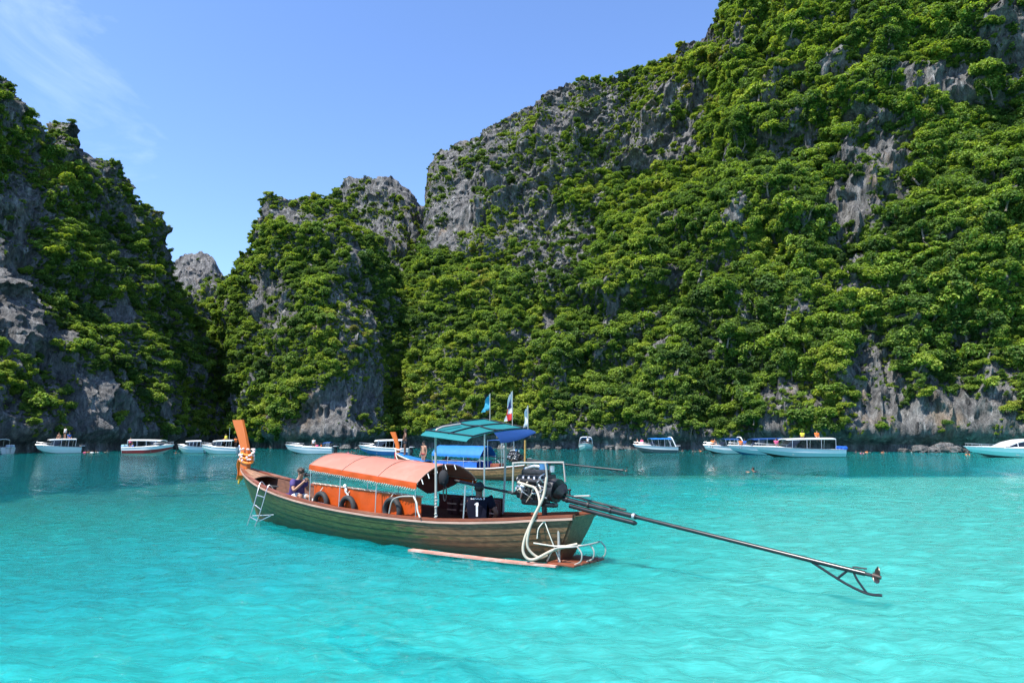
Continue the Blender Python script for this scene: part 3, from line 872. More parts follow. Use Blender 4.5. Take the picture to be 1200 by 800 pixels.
BLACKPAINT = mat('black_paint', (.012, .013, .015), .28, var=.3, scale=8, dirt=(.06, .05, .045), dirt_amt=.35)
IRON = mat('engine_iron', (.030, .030, .033), .45, metal=.5, var=.6, scale=14, bump=.5, dirt=(.12, .09, .06), dirt_amt=.5)
ALU = mat('cast_aluminium', (.52, .52, .53), .38, metal=.8, var=.35, scale=14, bump=.4, dirt=(.2, .17, .14), dirt_amt=.5)
BRASS = mat('propeller_bronze', (.11, .085, .07), .38, metal=.8, var=.25, scale=9)
HOSE = mat('hose_rubber', (.42, .37, .29), .6, var=.2, scale=5, dirt=(.40, .20, .08), dirt_amt=.4)
RUBBER = mat('tyre_rubber', (.022, .022, .023), .75, var=.4, scale=9, bump=.4)
ROPE = mat('pale_rope', (.58, .55, .47), .85, var=.3, scale=25, bump=.6)
DARKROPE = mat('dark_rope', (.03, .03, .03), .85, var=.3, scale=25)
BLACKCLOTH = mat('black_cloth', (.012, .013, .018), .85, var=.3, scale=6)
REDCLOTH = mat('red_cloth', (.085, .016, .012), .8, var=.25, scale=5)
RIBW = mat('white_ribbon', (.78, .60, .56), .7, var=.25, scale=14)
RIBO = mat('orange_ribbon', (.75, .20, .015), .65, var=.25, scale=9)
BLUEPL = mat('blue_plastic', (.02, .11, .50), .35, var=.15, scale=5)
GLASS = mat('tinted_glass', (.008, .010, .013), .06, var=.05, scale=2, coat=.4)

# ---------------------------------------------------------------- longtail hull, x forward, y to port, z up from the waterline
SH_X = [-.55, .3, .85, 1.7, 2.6, 3.6, 4.7, 5.7, 6.7, 7.6, 8.7, 9.7, 10.5, 11.3, 12.15]
SH_Z = [.93, .85, .79, .72, .67, .66, .67, .70, .75, .81, .91, 1.03, 1.15, 1.29, 1.47]
BW_X = [-.55, .3, 1.0, 2.0, 3.2, 4.5, 6.0, 7.2, 8.4, 9.4, 10.3, 11.1, 11.7, 12.15]
BW_Y = [.36, .55, .68, .82, .92, .97, .98, .95, .88, .76, .60, .39, .20, .035]

def h_pt(s, t, side, off=0.0):
    """hull skin: s along the length 0..1, t from keel 0 to gunwale 1, side +1 port"""
    xs = -.55 + 12.70 * s
    xk = .02 + 10.75 * s
    zs = float(np.interp(xs, SH_X, SH_Z)); b = float(np.interp(xs, BW_X, BW_Y))
    zk = float(np.interp(s, [0, .15, .45, .8, 1], [-.10, -.26, -.36, -.30, -.22]))
    e = float(np.interp(s, [0, .5, .85, 1], [1.35, 1.5, 1.35, 1.0]))
    z = zk + (zs - zk) * t ** e
    y = b * (1 - (1 - t) ** 1.75) ** .78
    x = xk + (xs - xk) * t ** (1.1 if s > .5 else 1.25)
    return Vector((x, side * (y + off), z))

def sheer(x, side, dy=0.0, dz=0.0):
    s = (x + .55) / 12.70
    p = h_pt(s, 1, side)
    return Vector((p.x, p.y + side * dy, p.z + dz))

def rail_strip(side, y0, y1, z0, z1, x0=-.55, x1=12.12, n=46):
    """rectangular rail following the gunwale, set off by y and z"""
    mb = MB(); rows = []
    for i in range(n + 1):
        x = x0 + (x1 - x0) * i / n
        p = sheer(x, side)
        q = min(1, max(.0, (12.2 - x) / .5))
        rows.append([p + Vector((0, side * y0 * q, z0)), p + Vector((0, side * y1 * q, z0)), p + Vector((0, side * y1 * q, z1)), p + Vector((0, side * y0 * q, z1)), p + Vector((0, side * y0 * q, z0))])
    mb.grid(rows)
    for r in (rows[0], rows[-1]):
        mb.add(r[:4], [(0, 1, 2, 3)])
    return mb

def longtail_hull(root, plank_mat, inner, rail_a, rail_b, nplank=9, nseg=34):
    T = np.linspace(.06, .985, nplank + 1)
    shell = MB()
    for side in (1, -1):
        shell.sheet([[h_pt(i / 40, t, side, -.012) for t in np.linspace(0, 1, 9)] for i in range(41)], .03, (0, -side, 0))
    # transom closes the stern
    tr = [h_pt(0, t, 1, -.01) for t in np.linspace(0, 1, 7)] + [h_pt(0, t, -1, -.01) for t in np.linspace(1, 0, 7)]
    shell.build('hull_shell', inner, root, weld=False)
    MB().prism(tr, (-.03, 0, 0), (.02, 0, 0)).build('transom', plank_mat, root)
    for side in (1, -1):
        for k in range(nplank):
            t0, t1 = T[k] + .0018, T[k + 1] - .0018
            rows = []
            for i in range(nseg + 1):
                s = .002 + .996 * i / nseg
                tm = (t0 + t1) / 2
                rows.append([h_pt(s, t0, side, -.008), h_pt(s, t0, side, .019), h_pt(s, tm, side, .015), h_pt(s, t1, side, .008), h_pt(s, t1, side, -.008)])
            mb = MB().grid(rows)
            for r in (rows[0], rows[-1]):
                mb.add(r, [(0, 1, 2, 3, 4)])
            mb.build('plank', plank_mat, root, weld=False)
    for side in (1, -1):
        rail_strip(side, -.07, .035, -.012, .035).build('gunwale', rail_a, root)
        rail_strip(side, .012, .050, -.062, -.022).build('rub_rail', rail_b, root)
    # keel and stem post
    mb = MB()
    mb.tube([h_pt(i / 30, 0, 1) * 1 + Vector((0, 0, -.02)) for i in range(31)], .04, 6)
    mb.tube([h_pt(1, t, 1) + Vector((.02, -h_pt(1, t, 1).y, 0)) for t in np.linspace(0, 1, 10)], .05, 8)
    mb.build('stem', plank_mat, root)

def prow_board(root, name='prow'):
    """tall flat prow board leaning forward, wider at the top"""
    prof = [(11.62, 1.22), (12.20, 1.36), (12.16, 1.62), (12.13, 1.96), (12.42, 2.42), (12.86, 2.89), (12.50, 2.93), (12.05, 2.87), (11.72, 2.40), (11.55, 1.97), (11.52, 1.62)]
    w = MB()
    rows = []
    for k, t in enumerate(np.linspace(0, 1, 14)):
        z = 1.22 + 1.69 * t
        # fore and aft edges interpolated over height
        xa = float(np.interp(z, [1.22, 1.62, 1.96, 2.4, 2.88], [11.72, 11.70, 11.74, 11.94, 12.20]))
        xf = float(np.interp(z, [1.22, 1.62, 1.96, 2.4, 2.88], [12.14, 12.12, 12.12, 12.40, 12.78]))
        th = float(np.interp(z, [1.22, 2.0, 2.88], [.075, .06, .045]))
        c = .3 * th
        rows.append([(xa, -th + c, z), (xa + c, -th, z), (xf - c, -th, z), (xf, -th + c, z), (xf, th - c, z), (xf - c, th, z), (xa + c, th, z), (xa, th - c, z), (xa, -th + c, z)])
    w.grid(rows)
    w.add(rows[-1][:8], [tuple(range(8))]); w.add(rows[0][:8], [tuple(range(8))])
    o = w.build(name, ORANGE_PAINT, root)
    return o

def arch_rows(x0, x1, hw0, hw1, ze0, ze1, zc0, zc1, nx=16, ny=14, sag=.012, nh=3, power=2.2):
    rows = []
    for i in range(nx + 1):
        f = i / nx
        x = x0 + (x1 - x0) * f; hw = hw0 + (hw1 - hw0) * f; ze = ze0 + (ze1 - ze0) * f; zc = zc0 + (zc1 - zc0) * f
        sg = -sag * abs(math.sin(f * PI * nh))
        rows.append([Vector((x, hw * q, ze + (zc - ze) * (1 - abs(q) ** power) + sg * (1 - abs(q)))) for q in np.linspace(-1, 1, ny + 1)])
    return rows

# ---------------------------------------------------------------- the green longtail boat
BOAT_LOC, BOAT_ROT = (.95, 13.6, 0), math.radians(140)

def W(x, y, z, loc=BOAT_LOC, rot=BOAT_ROT, sc=(1, 1, 1)):
    """boat coordinates to world"""
    x, y, z = x * sc[0], y * sc[1], z * sc[2]
    return Vector((loc[0] + x * math.cos(rot) - y * math.sin(rot), loc[1] + x * math.sin(rot) + y * math.cos(rot), loc[2] + z))

def green_longtail():
    root = empty('longtail_boat', BOAT_LOC, BOAT_ROT)
    tag(root, 'green planked wooden longtail boat with faded orange canopy and tall orange prow', 'boat')
    longtail_hull(root, GREENHULL, DARKWOOD, REDWOOD, PINKRAIL)
    prow_board(root)
    # foredeck boards, hollowed to the bow
    for k in range(7):
        rows = []
        for x in np.linspace(10.75, 12.0, 9):
            b = float(np.interp(x, BW_X, BW_Y)) - .05
            zz = float(np.interp(x, SH_X, SH_Z)) - .05
            y0, y1 = -b + 2 * b * k / 7 + .006, -b + 2 * b * (k + 1) / 7 - .006
            rows.append([Vector((x, y0, zz + .10 * (1 - (y0 / (b + .01)) ** 2))), Vector((x, y1, zz + .10 * (1 - (y1 / (b + .01)) ** 2)))])
        MB().sheet(rows, .03).build('foredeck_board', WOOD, root)
    # white raised deck behind the bow well, floor boards amidships
    for k in range(6):
        y = -.72 + 1.44 * (k + .5) / 6
        rows = [[(x, max(-1, min(1, (y - .114) / .72)) * (float(np.interp(x, BW_X, BW_Y)) - .16) + .004, .64), (x, max(-1, min(1, (y + .114) / .72)) * (float(np.interp(x, BW_X, BW_Y)) - .16) - .004, .64)] for x in np.linspace(7.6, 9.55, 7)]
        MB().sheet(rows, .035).build('deck_board', CREAM, root)
    for k in range(7):
        y = -.5 + 1.0 * (k + .5) / 7
        MB().box((4.3, y, .13), (6.0, .135, .035), bev=.006).build('floor_board', DARKWOOD, root)
    for x in (9.75, 10.15, 10.55):
        mb = MB()
        b = float(np.interp(x, BW_X, BW_Y))
        mb.tube([h_pt((x + .55) / 12.7, t, -1, -.045) for t in np.linspace(.3, .98, 7)], .025, 6)
        mb.build('frame_rib', DARKWOOD, root)
    MB().box((9.6, 0, .62), (.06, .95, .32), bev=.01).build('bulkhead', DARKWOOD, root)
    # stern deck
    for k in range(5):
        rows = []
        for x in np.linspace(-.45, 1.5, 9):
            b = float(np.interp(x, BW_X, BW_Y)) - .07
            zz = float(np.interp(x, SH_X, SH_Z)) - .045
            y0, y1 = -b + 2 * b * k / 5 + .006, -b + 2 * b * (k + 1) / 5 - .006
            rows.append([(x, y0, zz), (x, y1, zz)])
        MB().sheet(rows, .03).build('stern_deck_board', DARKWOOD, root)
    # benches
    for x in (2.0, 4.2, 5.8):
        MB().box((x, 0, .44), (.34, 1.25, .05), bev=.01).box((x, -.5, .28), (.06, .06, .3)).box((x, .5, .28), (.06, .06, .3)).build('bench', DARKWOOD, root)
    # faded canopy: cloth, front binding, valances with fringe, hoops and posts
    can = MB().sheet(arch_rows(3.12, 7.16, .93, .90, 1.40, 1.68, 1.77, 1.96), .012).build('canopy', PINK_TARP, root, sharp=60)
    for x, hw, ze, zc in ((3.12, .935, 1.40, 1.775), (4.45, .93, 1.49, 1.84), (5.8, .92, 1.585, 1.898), (7.16, .905, 1.68, 1.965)):
        MB().tube([Vector((x, hw * q, ze + .006 + (zc - ze) * (1 - abs(q) ** 2.2))) for q in np.linspace(-1, 1, 17)], .009, 6).build('seam_tape', PINKRAIL, can)
    for side in (1, -1):
        rows = []
        rr = random.Random(3)
        for i in range(41):
            f = i / 40
            x = 3.12 + 4.04 * f; z = 1.40 + .28 * f; hw = .93 - .03 * f
            wv = .012 * math.sin(i * 1.1)
            rows.append([(x, side * (hw + .004), z + .012), (x, side * (hw + .018 + wv), z - .06), (x, side * (hw + .014 + wv), z - .115 - .012 * (i % 2))])
        val = MB().sheet(rows, .008, (0, -side, 0)).build('valance', ORANGE_TARP, root)
        fr = MB()
        for i in range(52):
            f = (i + .5) / 52
            x = 3.12 + 4.04 * f; z = 1.40 + .28 * f - .112; hw = .945 - .03 * f
            fr.tube([(x, side * hw, z), (x + .04, side * (hw + .012), z - .04 - .02 * rr.random())], [.011, .006], 5)
        o = fr.build('fringe', ROPE, val); o['kind'] = 'stuff'
        for x, ze in ((3.2, 1.38), (4.5, 1.47), (5.85, 1.56), (7.1, 1.65)):
            b = float(np.interp(x, BW_X, BW_Y)) - .05
            MB().tube([(x, side * b, float(np.interp(x, SH_X, SH_Z))), (x, side * .90, ze - .02)], .011, 8).build('canopy_post', STEEL, root)
        MB().tube([(3.12, side * .91, 1.385), (7.16, side * .885, 1.665)], .014, 6).build('canopy_rail', STEEL, root)
    # inner side of the rear edge shows darker cloth with a few ties
    for k in range(5):
        a = -.2 + .32 * k
        MB().tube([(3.10, .92 * math.sin(a), 1.40 + .37 * math.cos(a) ** 2), (3.04, .92 * math.sin(a) + .01, 1.30 + .37 * math.cos(a) ** 2)], .010, 5).build('canopy_tie', WHITE, root)
    # orange side cloth on the port side with its rail and three tyre fenders
    rows = []
    for i in range(61):
        f = i / 60
        x = 3.2 + 3.95 * f
        b = float(np.interp(x, BW_X, BW_Y)) - .20
        wv = .012 * math.sin(i * .9) + .008 * math.sin(i * 2.3)
        zt, zb = 1.10 + .115 * f, float(np.interp(x, SH_X, SH_Z)) + .01
        rows.append([(x, b, zt), (x, b + wv, zt * .67 + zb * .33), (x, b + wv * 1.3, zt * .33 + zb * .67), (x, b + wv * .5, zb)])
    sc_ = MB().sheet(rows, .008, (0, -1, 0)).build('side_cloth', ORANGE_TARP, root, sharp=60)
    MB().tube([(3.15, .735, 1.11), (5.2, .785, 1.17), (7.2, .755, 1.225)], .02, 8).build('side_rail', PINKRAIL, sc_)
    for k in range(18):
        f = (k + .5) / 18
        MB().tube([(3.2 + 3.95 * f - .03, .80, 1.10 + .115 * f), (3.2 + 3.95 * f + .03, .80, 1.135 + .115 * f)], .008, 5).build('lacing', ROPE, sc_)
    for k in range(5):     # starboard cloth rolled on its rail, red lining towards us
        pass
    rows = [[(x, -.86 - .012 * math.sin(x * 9), 1.02), (x, -.88 - .012 * math.sin(x * 9), .85), (x, -.88, float(np.interp(x, SH_X, SH_Z)))] for x in np.linspace(2.2, 4.3, 22)]
    MB().sheet(rows, .01, (0, 1, 0)).build('side_cloth', REDCLOTH, root, sharp=60)
    rows = [[(x, -.83, 1.36 + .07 * (x - 3)), (x, -.80, 1.36 + .07 * (x - 3) - .46 * (1 - abs(x - 4.6) / 1.1) ** .7 - .02)] for x in np.linspace(3.55, 5.6, 18)]
    MB().sheet(rows, .012, (0, 1, 0)).build('gathered_curtain', REDCLOTH, root)
    # curved pipe and rope by the rear edge of the cloth
    MB().tube(curve_pts([(3.95, .98, .72), (3.85, .98, 1.0), (3.6, .97, 1.10), (3.22, .95, 1.13)], 6), .016, 7).build('curved_pipe', WHITETUBE, root)
    MB().tube(curve_pts([(3.18, .97, 1.14), (3.06, .98, 1.0), (3.02, .985, .85), (2.95, .98, .71)], 6), .018, 7).build('hanging_rope', ROPE, root)
    MB().tube(curve_pts([(5.75, .83, 1.22), (5.70, .86, 1.1), (5.55, .88, 1.02)], 5), .012, 6).ball((5.75, .84, 1.22), (.05, .04, .05)).ball((5.68, .86, 1.12), (.035, .03, .06)).build('rope_knot', WHITE, root)
    # four poles of the helmsman's awning
    MB().tube(curve_pts([(2.60, .85, .70), (2.62, .85, 1.6), (2.64, .85, 2.42), (2.62, .76, 2.57), (2.58, .45, 2.63), (2.56, .2, 2.66)], 6), .026, 9).build('awning_pole', WHITETUBE, root)
    MB().tube(curve_pts([(2.15, -.78, .68), (2.10, -.78, 1.6), (2.08, -.78, 2.40), (1.98, -.70, 2.52), (1.8, -.45, 2.52)], 6), .024, 9).build('awning_pole', WHITETUBE, root)
    MB().tube([(2.75, -.80, .66), (2.74, -.80, 2.74)], .02, 8).build('awning_pole', STEEL, root)
    MB().tube([(1.95, .70, .72), (1.92, .68, 1.40)], .017, 8).build('awning_pole', STEEL, root)
    for z in (.72, .92, 1.05):
        MB().tube([(2.60 + .03 * math.cos(a), .85 + .03 * math.sin(a), z + .01 * a) for a in np.linspace(0, 9, 24)], .010, 5).build('rope_lashing', ROPE, root)
    # teal awning, a tilted sheet on a dark frame
    FP, RP, RS, FS = Vector((2.90, .92, 2.51)), Vector((1.50, .92, 2.38)), Vector((1.50, -.92, 2.56)), Vector((2.86, -.92, 2.80))
    def aw(u, v, dz=0.):
        p = FP * (1 - u) * (1 - v) + RP * u * (1 - v) + RS * u * v + FS * (1 - u) * v
        return p + Vector((0, 0, dz + .05 * math.sin(PI * v) - .03 * abs(math.sin(PI * 2 * u)) * math.sin(PI * v)))
    awn = MB().sheet([[aw(u, v) for v in np.linspace(0, 1, 13)] for u in np.linspace(0, 1, 13)], .006).build('awning', TEAL_TARP, root, sharp=70)
    for u in (0.02, .5, .98):
        MB().tube([aw(u, v, .012) for v in np.linspace(0, 1, 9)], .018, 6).build('awning_bar', BLACKPAINT, awn)
    for v in (.02, .5, .98):
        MB().tube([aw(u, v, .016) for u in np.linspace(0, 1, 9)], .018, 6).build('awning_bar', BLACKPAINT, awn)
    fl = [[aw(.985, v), aw(.985, v) + Vector((-.16, 0, -.05 - .09 * math.sin(PI * v))), aw(.985, v) + Vector((-.2, 0, -.08 - .16 * math.sin(PI * v)))] for v in np.linspace(.35, 1, 10)]
    MB().sheet(fl, .006).build('awning_flap', NAVY_TARP, awn)
    fl = [[aw(u, .0), aw(u, 0) + Vector((0, .10, -.045)), aw(u, 0) + Vector((0, .15, -.085))] for u in np.linspace(0.02, .98, 10)]
    MB().sheet(fl, .006).build('awning_flap', TEAL_TARP, awn)
    # floating side board and swim step
    rows = [[Vector((x, float(np.interp(x, [-.3, .6, 2, 3.15], [.44, .66, .84, .96])) + d, .055)) for d in (.0, .16)] for x in np.linspace(-.3, 3.15, 14)]
    MB().sheet(rows, .035).build('side_board', mat('worn_pink_board', (.46, .21, .16), .7, var=.3, scale=5, dirt=(.62, .52, .47), dirt_amt=.6), root)
    for k, y in enumerate((.42, .16, -.10, -.36)):
        MB().box((-.36, y, .07), (.62, .235, .035), bev=.006).build('step_board', REDWOOD, root)
    rl = MB()
    for pts_ in (((-.05, .52, .10), (-.25, .54, .34), (-.62, .40, .40), (-.70, .0, .41), (-.62, -.4, .40)),):
        rl.tube(curve_pts(pts_, 6), .015, 8)
    rl.build('step_rail', WHITETUBE, root)
    for y in (.42, .02, -.38):
        MB().tube(curve_pts([(-.60, y, .08), (-.74, y, .16), (-.76, y, .30), (-.66, y, .41)], 5), .014, 8).build('step_bracket', WHITETUBE, root)
    MB().tube([(-.24, .40, .04), (-.22, .38, .66)], .025, 8).build('step_post', WHITETUBE, root)
    MB().tube([(.16, .66, .42), (-.2, .5, .38), (-.62, .2, .40)], .014, 6).build('step_brace', ROPE, root)
    MB().tube(curve_pts([(.02, .50, .82), (-.10, .52, .6), (-.22, .48, .3), (-.3, .45, .1)], 5), .010, 6).tube(curve_pts([(.02, .50, .82), (.1, .58, .68), (.12, .6, .5)], 5), .012, 6).ball((.03, .50, .82), .035).build('stern_rope', ROPE, root)
    # garland, ribbons and sash on the prow
    g = MB(); rr = random.Random(8)
    for k in range(46):
        a = rr.uniform(0, 2 * PI); z = rr.uniform(1.66, 2.02)
        g.ball((11.86 + .34 * math.cos(a), .12 * math.sin(a), z), (rr.uniform(.03, .06), rr.uniform(.03, .055), rr.uniform(.025, .05)), 7, 5)
    o = g.build('garland', RIBW, root); o['kind'] = 'stuff'
    for k in range(3):
        z = 1.62 + .12 * k
        MB().tube([(11.86 + (.33 - .01 * k) * math.cos(a), (.10) * math.sin(a), z + .03 * math.sin(2 * a)) for a in np.linspace(0, 2 * PI, 18)[:-1]], .035, 7, closed=True).build('ribbon', RIBO, root)
    rows = [[(12.20 + .02 * math.sin(z * 9), y, z) for y in np.linspace(-.10, .10, 4)] for z in np.linspace(1.72, 1.08, 10)]
    MB().sheet([[Vector(p) + Vector((.025 * math.sin(k * 1.7 + i), 0, 0)) for k, p in enumerate(r)] for i, r in enumerate(rows)], .015, (1, 0, 0)).build('sash', RIBO, root)
    MB().ball((12.2, .0, 1.08), (.05, .06, .06)).ball((12.2, .03, 1.0), (.03, .03, .07)).build('tassel', mat('yellow_ribbon', (.70, .42, .05), .7), root)
    return root

BOAT1 = green_longtail()

# things on or in the green boat ------------------------------------------------
def boat_empty(name, x, y, z, rz=0.0):
    return empty(name, tuple(W(x, y, z)), BOAT_ROT + rz)

def tyre(x, z, ztop, label):
    root = boat_empty('tyre_fender', x, float(np.interp(x, BW_X, BW_Y)) - .12, z)
    R_, r_ = .245, .058
    mb = MB(); rows = []
    for i in range(25):
        a = 2 * PI * i / 24
        rows.append([((R_ + r_ * math.cos(b) * 1.0) * math.cos(a), r_ * 1.15 * math.sin(b), (R_ + r_ * math.cos(b)) * math.sin(a)) for b in np.linspace(0, 2 * PI, 11)])
    mb.grid(rows).build('tyre', RUBBER, root)
    MB().tube([((R_ + .02) * .2, .0, R_ + .04), (.02, -.06, R_ + .14)], .011, 6).build('rope', ROPE, root)
    tag(root, label, 'tyre', 'tyre fenders hung along the orange cloth')

tyre(6.70, .76, 1.06, 'black tyre fender on the orange cloth by the seated photographer')
tyre(5.60, .72, 1.0, 'black tyre fender on the orange cloth below a white knotted rope')
tyre(4.02, .77, 1.05, 'black tyre fender on the orange cloth below the rear canopy edge')

def ladder():
    root = empty('boarding_ladder', tuple(W(9.55, .78, 1.0)), BOAT_ROT)
    inv = root.matrix_basis.inverted() if False else None
    o = Vector((9.55, .78, 1.0))
    def rail(a, b, c, d):
        pts_ = curve_pts([Vector(a) - o, Vector(b) - o, Vector(c) - o, Vector(d) - o], 6)
        MB().tube(pts_, .013, 8).build('rail', STEEL, root)
    rail((9.80, .52, 1.0), (9.78, .70, 1.13), (9.66, .92, .60), (9.84, 1.06, -.20))
    rail((9.26, .60, .95), (9.24, .78, 1.06), (9.26, .96, .42), (9.40, 1.10, -.22))
    for f, (a, b) in enumerate((((9.69, .85, .80), (9.25, .86, .76)), ((9.67, .92, .55), (9.27, .95, .45)), ((9.74, .98, .22), (9.31, 1.02, .16)), ((9.84, 1.06, -.19), (9.40, 1.10, -.21)))):
        MB().tube([Vector(a) - o, Vector(b) - o], .015, 8).build('rung', STEEL, root)
    for a, b in (((9.72, .96, .25), (9.10, .66, .30)), ((9.33, 1.0, .12), (8.95, .84, .30))):
        MB().tube([Vector(a) - o, Vector(b) - o], .013, 7).build('strut', STEEL, root)
    MB().tube([Vector((9.5 + .30 * math.cos(a), .55 + .13 * math.sin(a), 1.03)) - o for a in np.linspace(0, 2 * PI, 20)[:-1]], .016, 6, closed=True).build('coil', DARKROPE, root)
    tag(root, 'chrome boarding ladder hooked over the bow of the green boat', 'ladder')
ladder()

def flag(x, y, zb, zt, wid, length, label, segs):
    """limp flag on a thin staff standing on the awning; segs: f0, f1 down the fall, v0, v1 across, material"""
    root = boat_empty('flag', x, y, zb)
    h = zt - zb
    MB().tube([(0, 0, -.03), (0, 0, h)], .010, 6).build('staff', WHITETUBE, root)
    def pt(f, v):
        wdt = wid * (.12 + .88 * min(1, f * 1.15)) * (1 - .25 * max(0, f - .8))
        return Vector((.012 + wdt * v, .035 * math.sin(f * 6 + v * 7) * (.3 + v) + .02 * math.sin(v * 14), h - .02 - length * f - .06 * v))
    for f0, f1, v0, v1, m_ in segs:
        MB().sheet([[pt(f, v) for v in np.linspace(v0, v1, 5)] for f in np.linspace(f0, f1, 7)], .004, (0, 1, 0)).build('cloth', m_, root, sharp=80)
    tag(root, label, 'flag', 'flags above the teal awning')

FT = mat('flag_teal', (.07, .45, .62), .7, trans=.3); FW = mat('flag_white', (.78, .78, .80), .7, trans=.3); FR = mat('flag_red', (.62, .03, .03), .7, trans=.3); FB = mat('flag_blue', (.03, .04, .22), .7, trans=.3)

flag(2.63, -.86, 2.79, 3.39, .24, .36, 'limp pale blue flag on a thin staff above the teal awning', [(0, 1, 0, 1, FT)])
flag(1.95, -.86, 2.66, 3.42, .22, .64, 'limp red, white and blue striped flag above the teal awning', [(0, .55, 0, .35, FW), (0, .55, .35, .7, FB), (0, .55, .7, 1, FW), (.55, .75, 0, .5, FW), (.55, .75, .5, 1, FR), (.75, 1, 0, .6, FR), (.75, .95, .6, 1, FW)])
flag(1.50, -.86, 2.57, 3.08, .12, .44, 'narrow limp white flag on a thin staff above the teal awning', [(0, 1, 0, 1, FW)])

# ---------------------------------------------------------------- longtail engine with its shaft
def longtail_engine(loc, rot, label, sc=1.0, detail=True, swing=0.0, tip=(-5.45, .44), has_frame=True, thick=1.0):
    root = empty('longtail_engine', loc, rot)
    root.scale = (sc, sc, sc)
    tag(root, label, 'engine')
    # local frame: same axes as the boat, origin on the stern deck at x=.45
    def P(x, y, z): return Vector((x - .45, y, z - .80))
    pv = MB().tube([P(.40, 0, .78), P(.40, 0, 1.08)], .055, 10).box(P(.40, 0, .81), (.3, .34, .04), bev=.008).box(P(.28, 0, 1.06), (.34, .16, .08), bev=.015)
    pv.build('pivot', BLACKPAINT, root)
    blk = MB().box(P(.56, 0, 1.37), (.80, .42, .40), bev=.03).box(P(.62, 0, 1.13), (.56, .30, .18), bev=.05)
    b = blk.build('engine_block', IRON, root)
    for k in range(6):
        MB().box(P(.28 + .11 * k, .222, 1.34), (.055, .03, .26), bev=.008).build('rib', IRON, b)
    hd = MB().box(P(.58, .01, 1.57), (.72, .36, .14), bev=.02).build('cylinder_head', IRON, root)
    vc = MB().box(P(.58, .03, 1.68), (.62, .24, .13), bev=.045).build('valve_cover', IRON, root)
    for k in range(4):
        MB().tube(curve_pts([P(.36 + .14 * k, .10, 1.58), P(.35 + .14 * k, .20, 1.60), P(.33 + .14 * k, .23, 1.52)], 4), .027, 8).build('exhaust_port', ALU, root)
    MB().tube(curve_pts([P(.82, .24, 1.53), P(.5, .25, 1.52), P(.2, .23, 1.50), P(.08, .18, 1.42)], 5), .042, 10).build('exhaust_manifold', IRON, root)
    MB().tube(curve_pts([P(.86, .05, 1.74), P(.62, .02, 1.80), P(.34, .0, 1.76)], 5), .04, 10).build('intake_pipe', ALU, root)
    MB().tube([P(.40, .02, 1.72), P(.40, .02, 1.86)], .085, 14).build('air_filter', mat('filter_blue', (.05, .16, .34), .4), root)
    MB().tube([P(.22, -.02, 1.70), P(.22, -.02, 1.82)], .05, 12).build('oil_filler', ALU, root)
    for k, (x, y, z, r_) in enumerate(((.96, .0, 1.28, .12), (.97, .07, 1.52, .08), (.97, -.09, 1.52, .07), (.97, .13, 1.34, .055))):
        MB().tube([P(x - .03, y, z), P(x + .03, y, z)], r_, 16).build('pulley', ALU if k % 2 else IRON, root)
    MB().tube([P(.98, .0, 1.16), P(.98, .12, 1.28), P(.98, .16, 1.52), P(.98, .0, 1.60), P(.98, -.16, 1.52), P(.98, -.12, 1.28)], .012, 5, closed=True).build('fan_belt', BLACKPAINT, root)
    MB().ball(P(.80, .21, 1.40), (.09, .07, .07), 12, 8).tube([P(.70, .21, 1.40), P(.90, .21, 1.40)], .06, 12).build('alternator', ALU, root)
    MB().tube([P(.30, .20, 1.24), P(.30, .20, 1.36)], .045, 12).build('oil_filter', WHITE, root)
    MB().tube([P(.18, 0, 1.36), P(.06, 0, 1.34)], .235, 20).build('flywheel_housing', IRON, root)
    MB().tube([P(.02, 0, 1.34), P(-.10, 0, 1.26)], [.19, .09], 16).build('gearbox', IRON, root)
    rr = random.Random(4)
    for k in range(22):
        x0, z0 = rr.uniform(.2, .9), rr.uniform(1.3, 1.7)
        MB().tube(curve_pts([P(x0, .21, z0), P(x0 + rr.uniform(-.12, .12), .29 + rr.uniform(0, .04), z0 - .07), P(x0 + rr.uniform(-.2, .2), .2, z0 - rr.uniform(.05, .25))], 5), rr.uniform(.008, .018), 6).build('engine_pipe', rr.choice([ALU, BLACKPAINT, STEEL, HOSE]), root)
    # carrying frame round the engine
    if has_frame:
        fr = [P(.92, .36, 1.30), P(.90, .36, 1.80), P(.86, .36, 1.87), P(.16, .36, 1.89), P(.09, .36, 1.85), P(.06, .36, 1.60)]
        MB().tube(curve_pts(fr, 6), .019, 9).build('carrying_frame', WHITETUBE, root)
        MB().tube([P(.88, -.30, 1.30), P(.88, -.30, 1.86), P(.14, -.30, 1.88), P(.10, -.30, 1.5)], .022, 8).build('carrying_frame', WHITETUBE, root)
        MB().tube([P(.86, .36, 1.86), P(.86, -.30, 1.86)], .02, 8).build('frame_bar', WHITETUBE, root)
        # the two pale cooling hoses
        MB().tube(curve_pts([P(.06, .37, 1.62), P(.08, .46, 1.25), P(.19, .60, .90), P(.34, .70, .48), P(.33, .74, .22), P(.16, .68, .12), P(-.22, .52, .32), P(-.55, .25, .42)], 9), .028, 10).build('cooling_hose', HOSE, root)
        MB().tube(curve_pts([P(.80, .33, 1.49), P(.50, .36, 1.44), P(.28, .42, 1.38), P(.14, .50, 1.10), P(.24, .66, .70), P(.27, .70, .35), P(.10, .60, .16), P(-.05, .5, .2)], 9), .025, 10).build('cooling_hose', HOSE, root)
    # tiller forward
    MB().tube([P(.95, 0, 1.22), P(1.9, 0, 1.31), P(2.9, .0, 1.43)], [.032, .026, .022], 9).build('tiller', BLACKPAINT, root)
    if detail:
        MB().tube([P(2.05, 0, 1.325), P(2.85, 0, 1.424)], .03, 9).build('tiller_grip', IRON, root)
    # propeller shaft in its tube
    a, t_ = P(-.05, 0, 1.20), P(tip[0], swing, tip[1])
    d = t_ - a
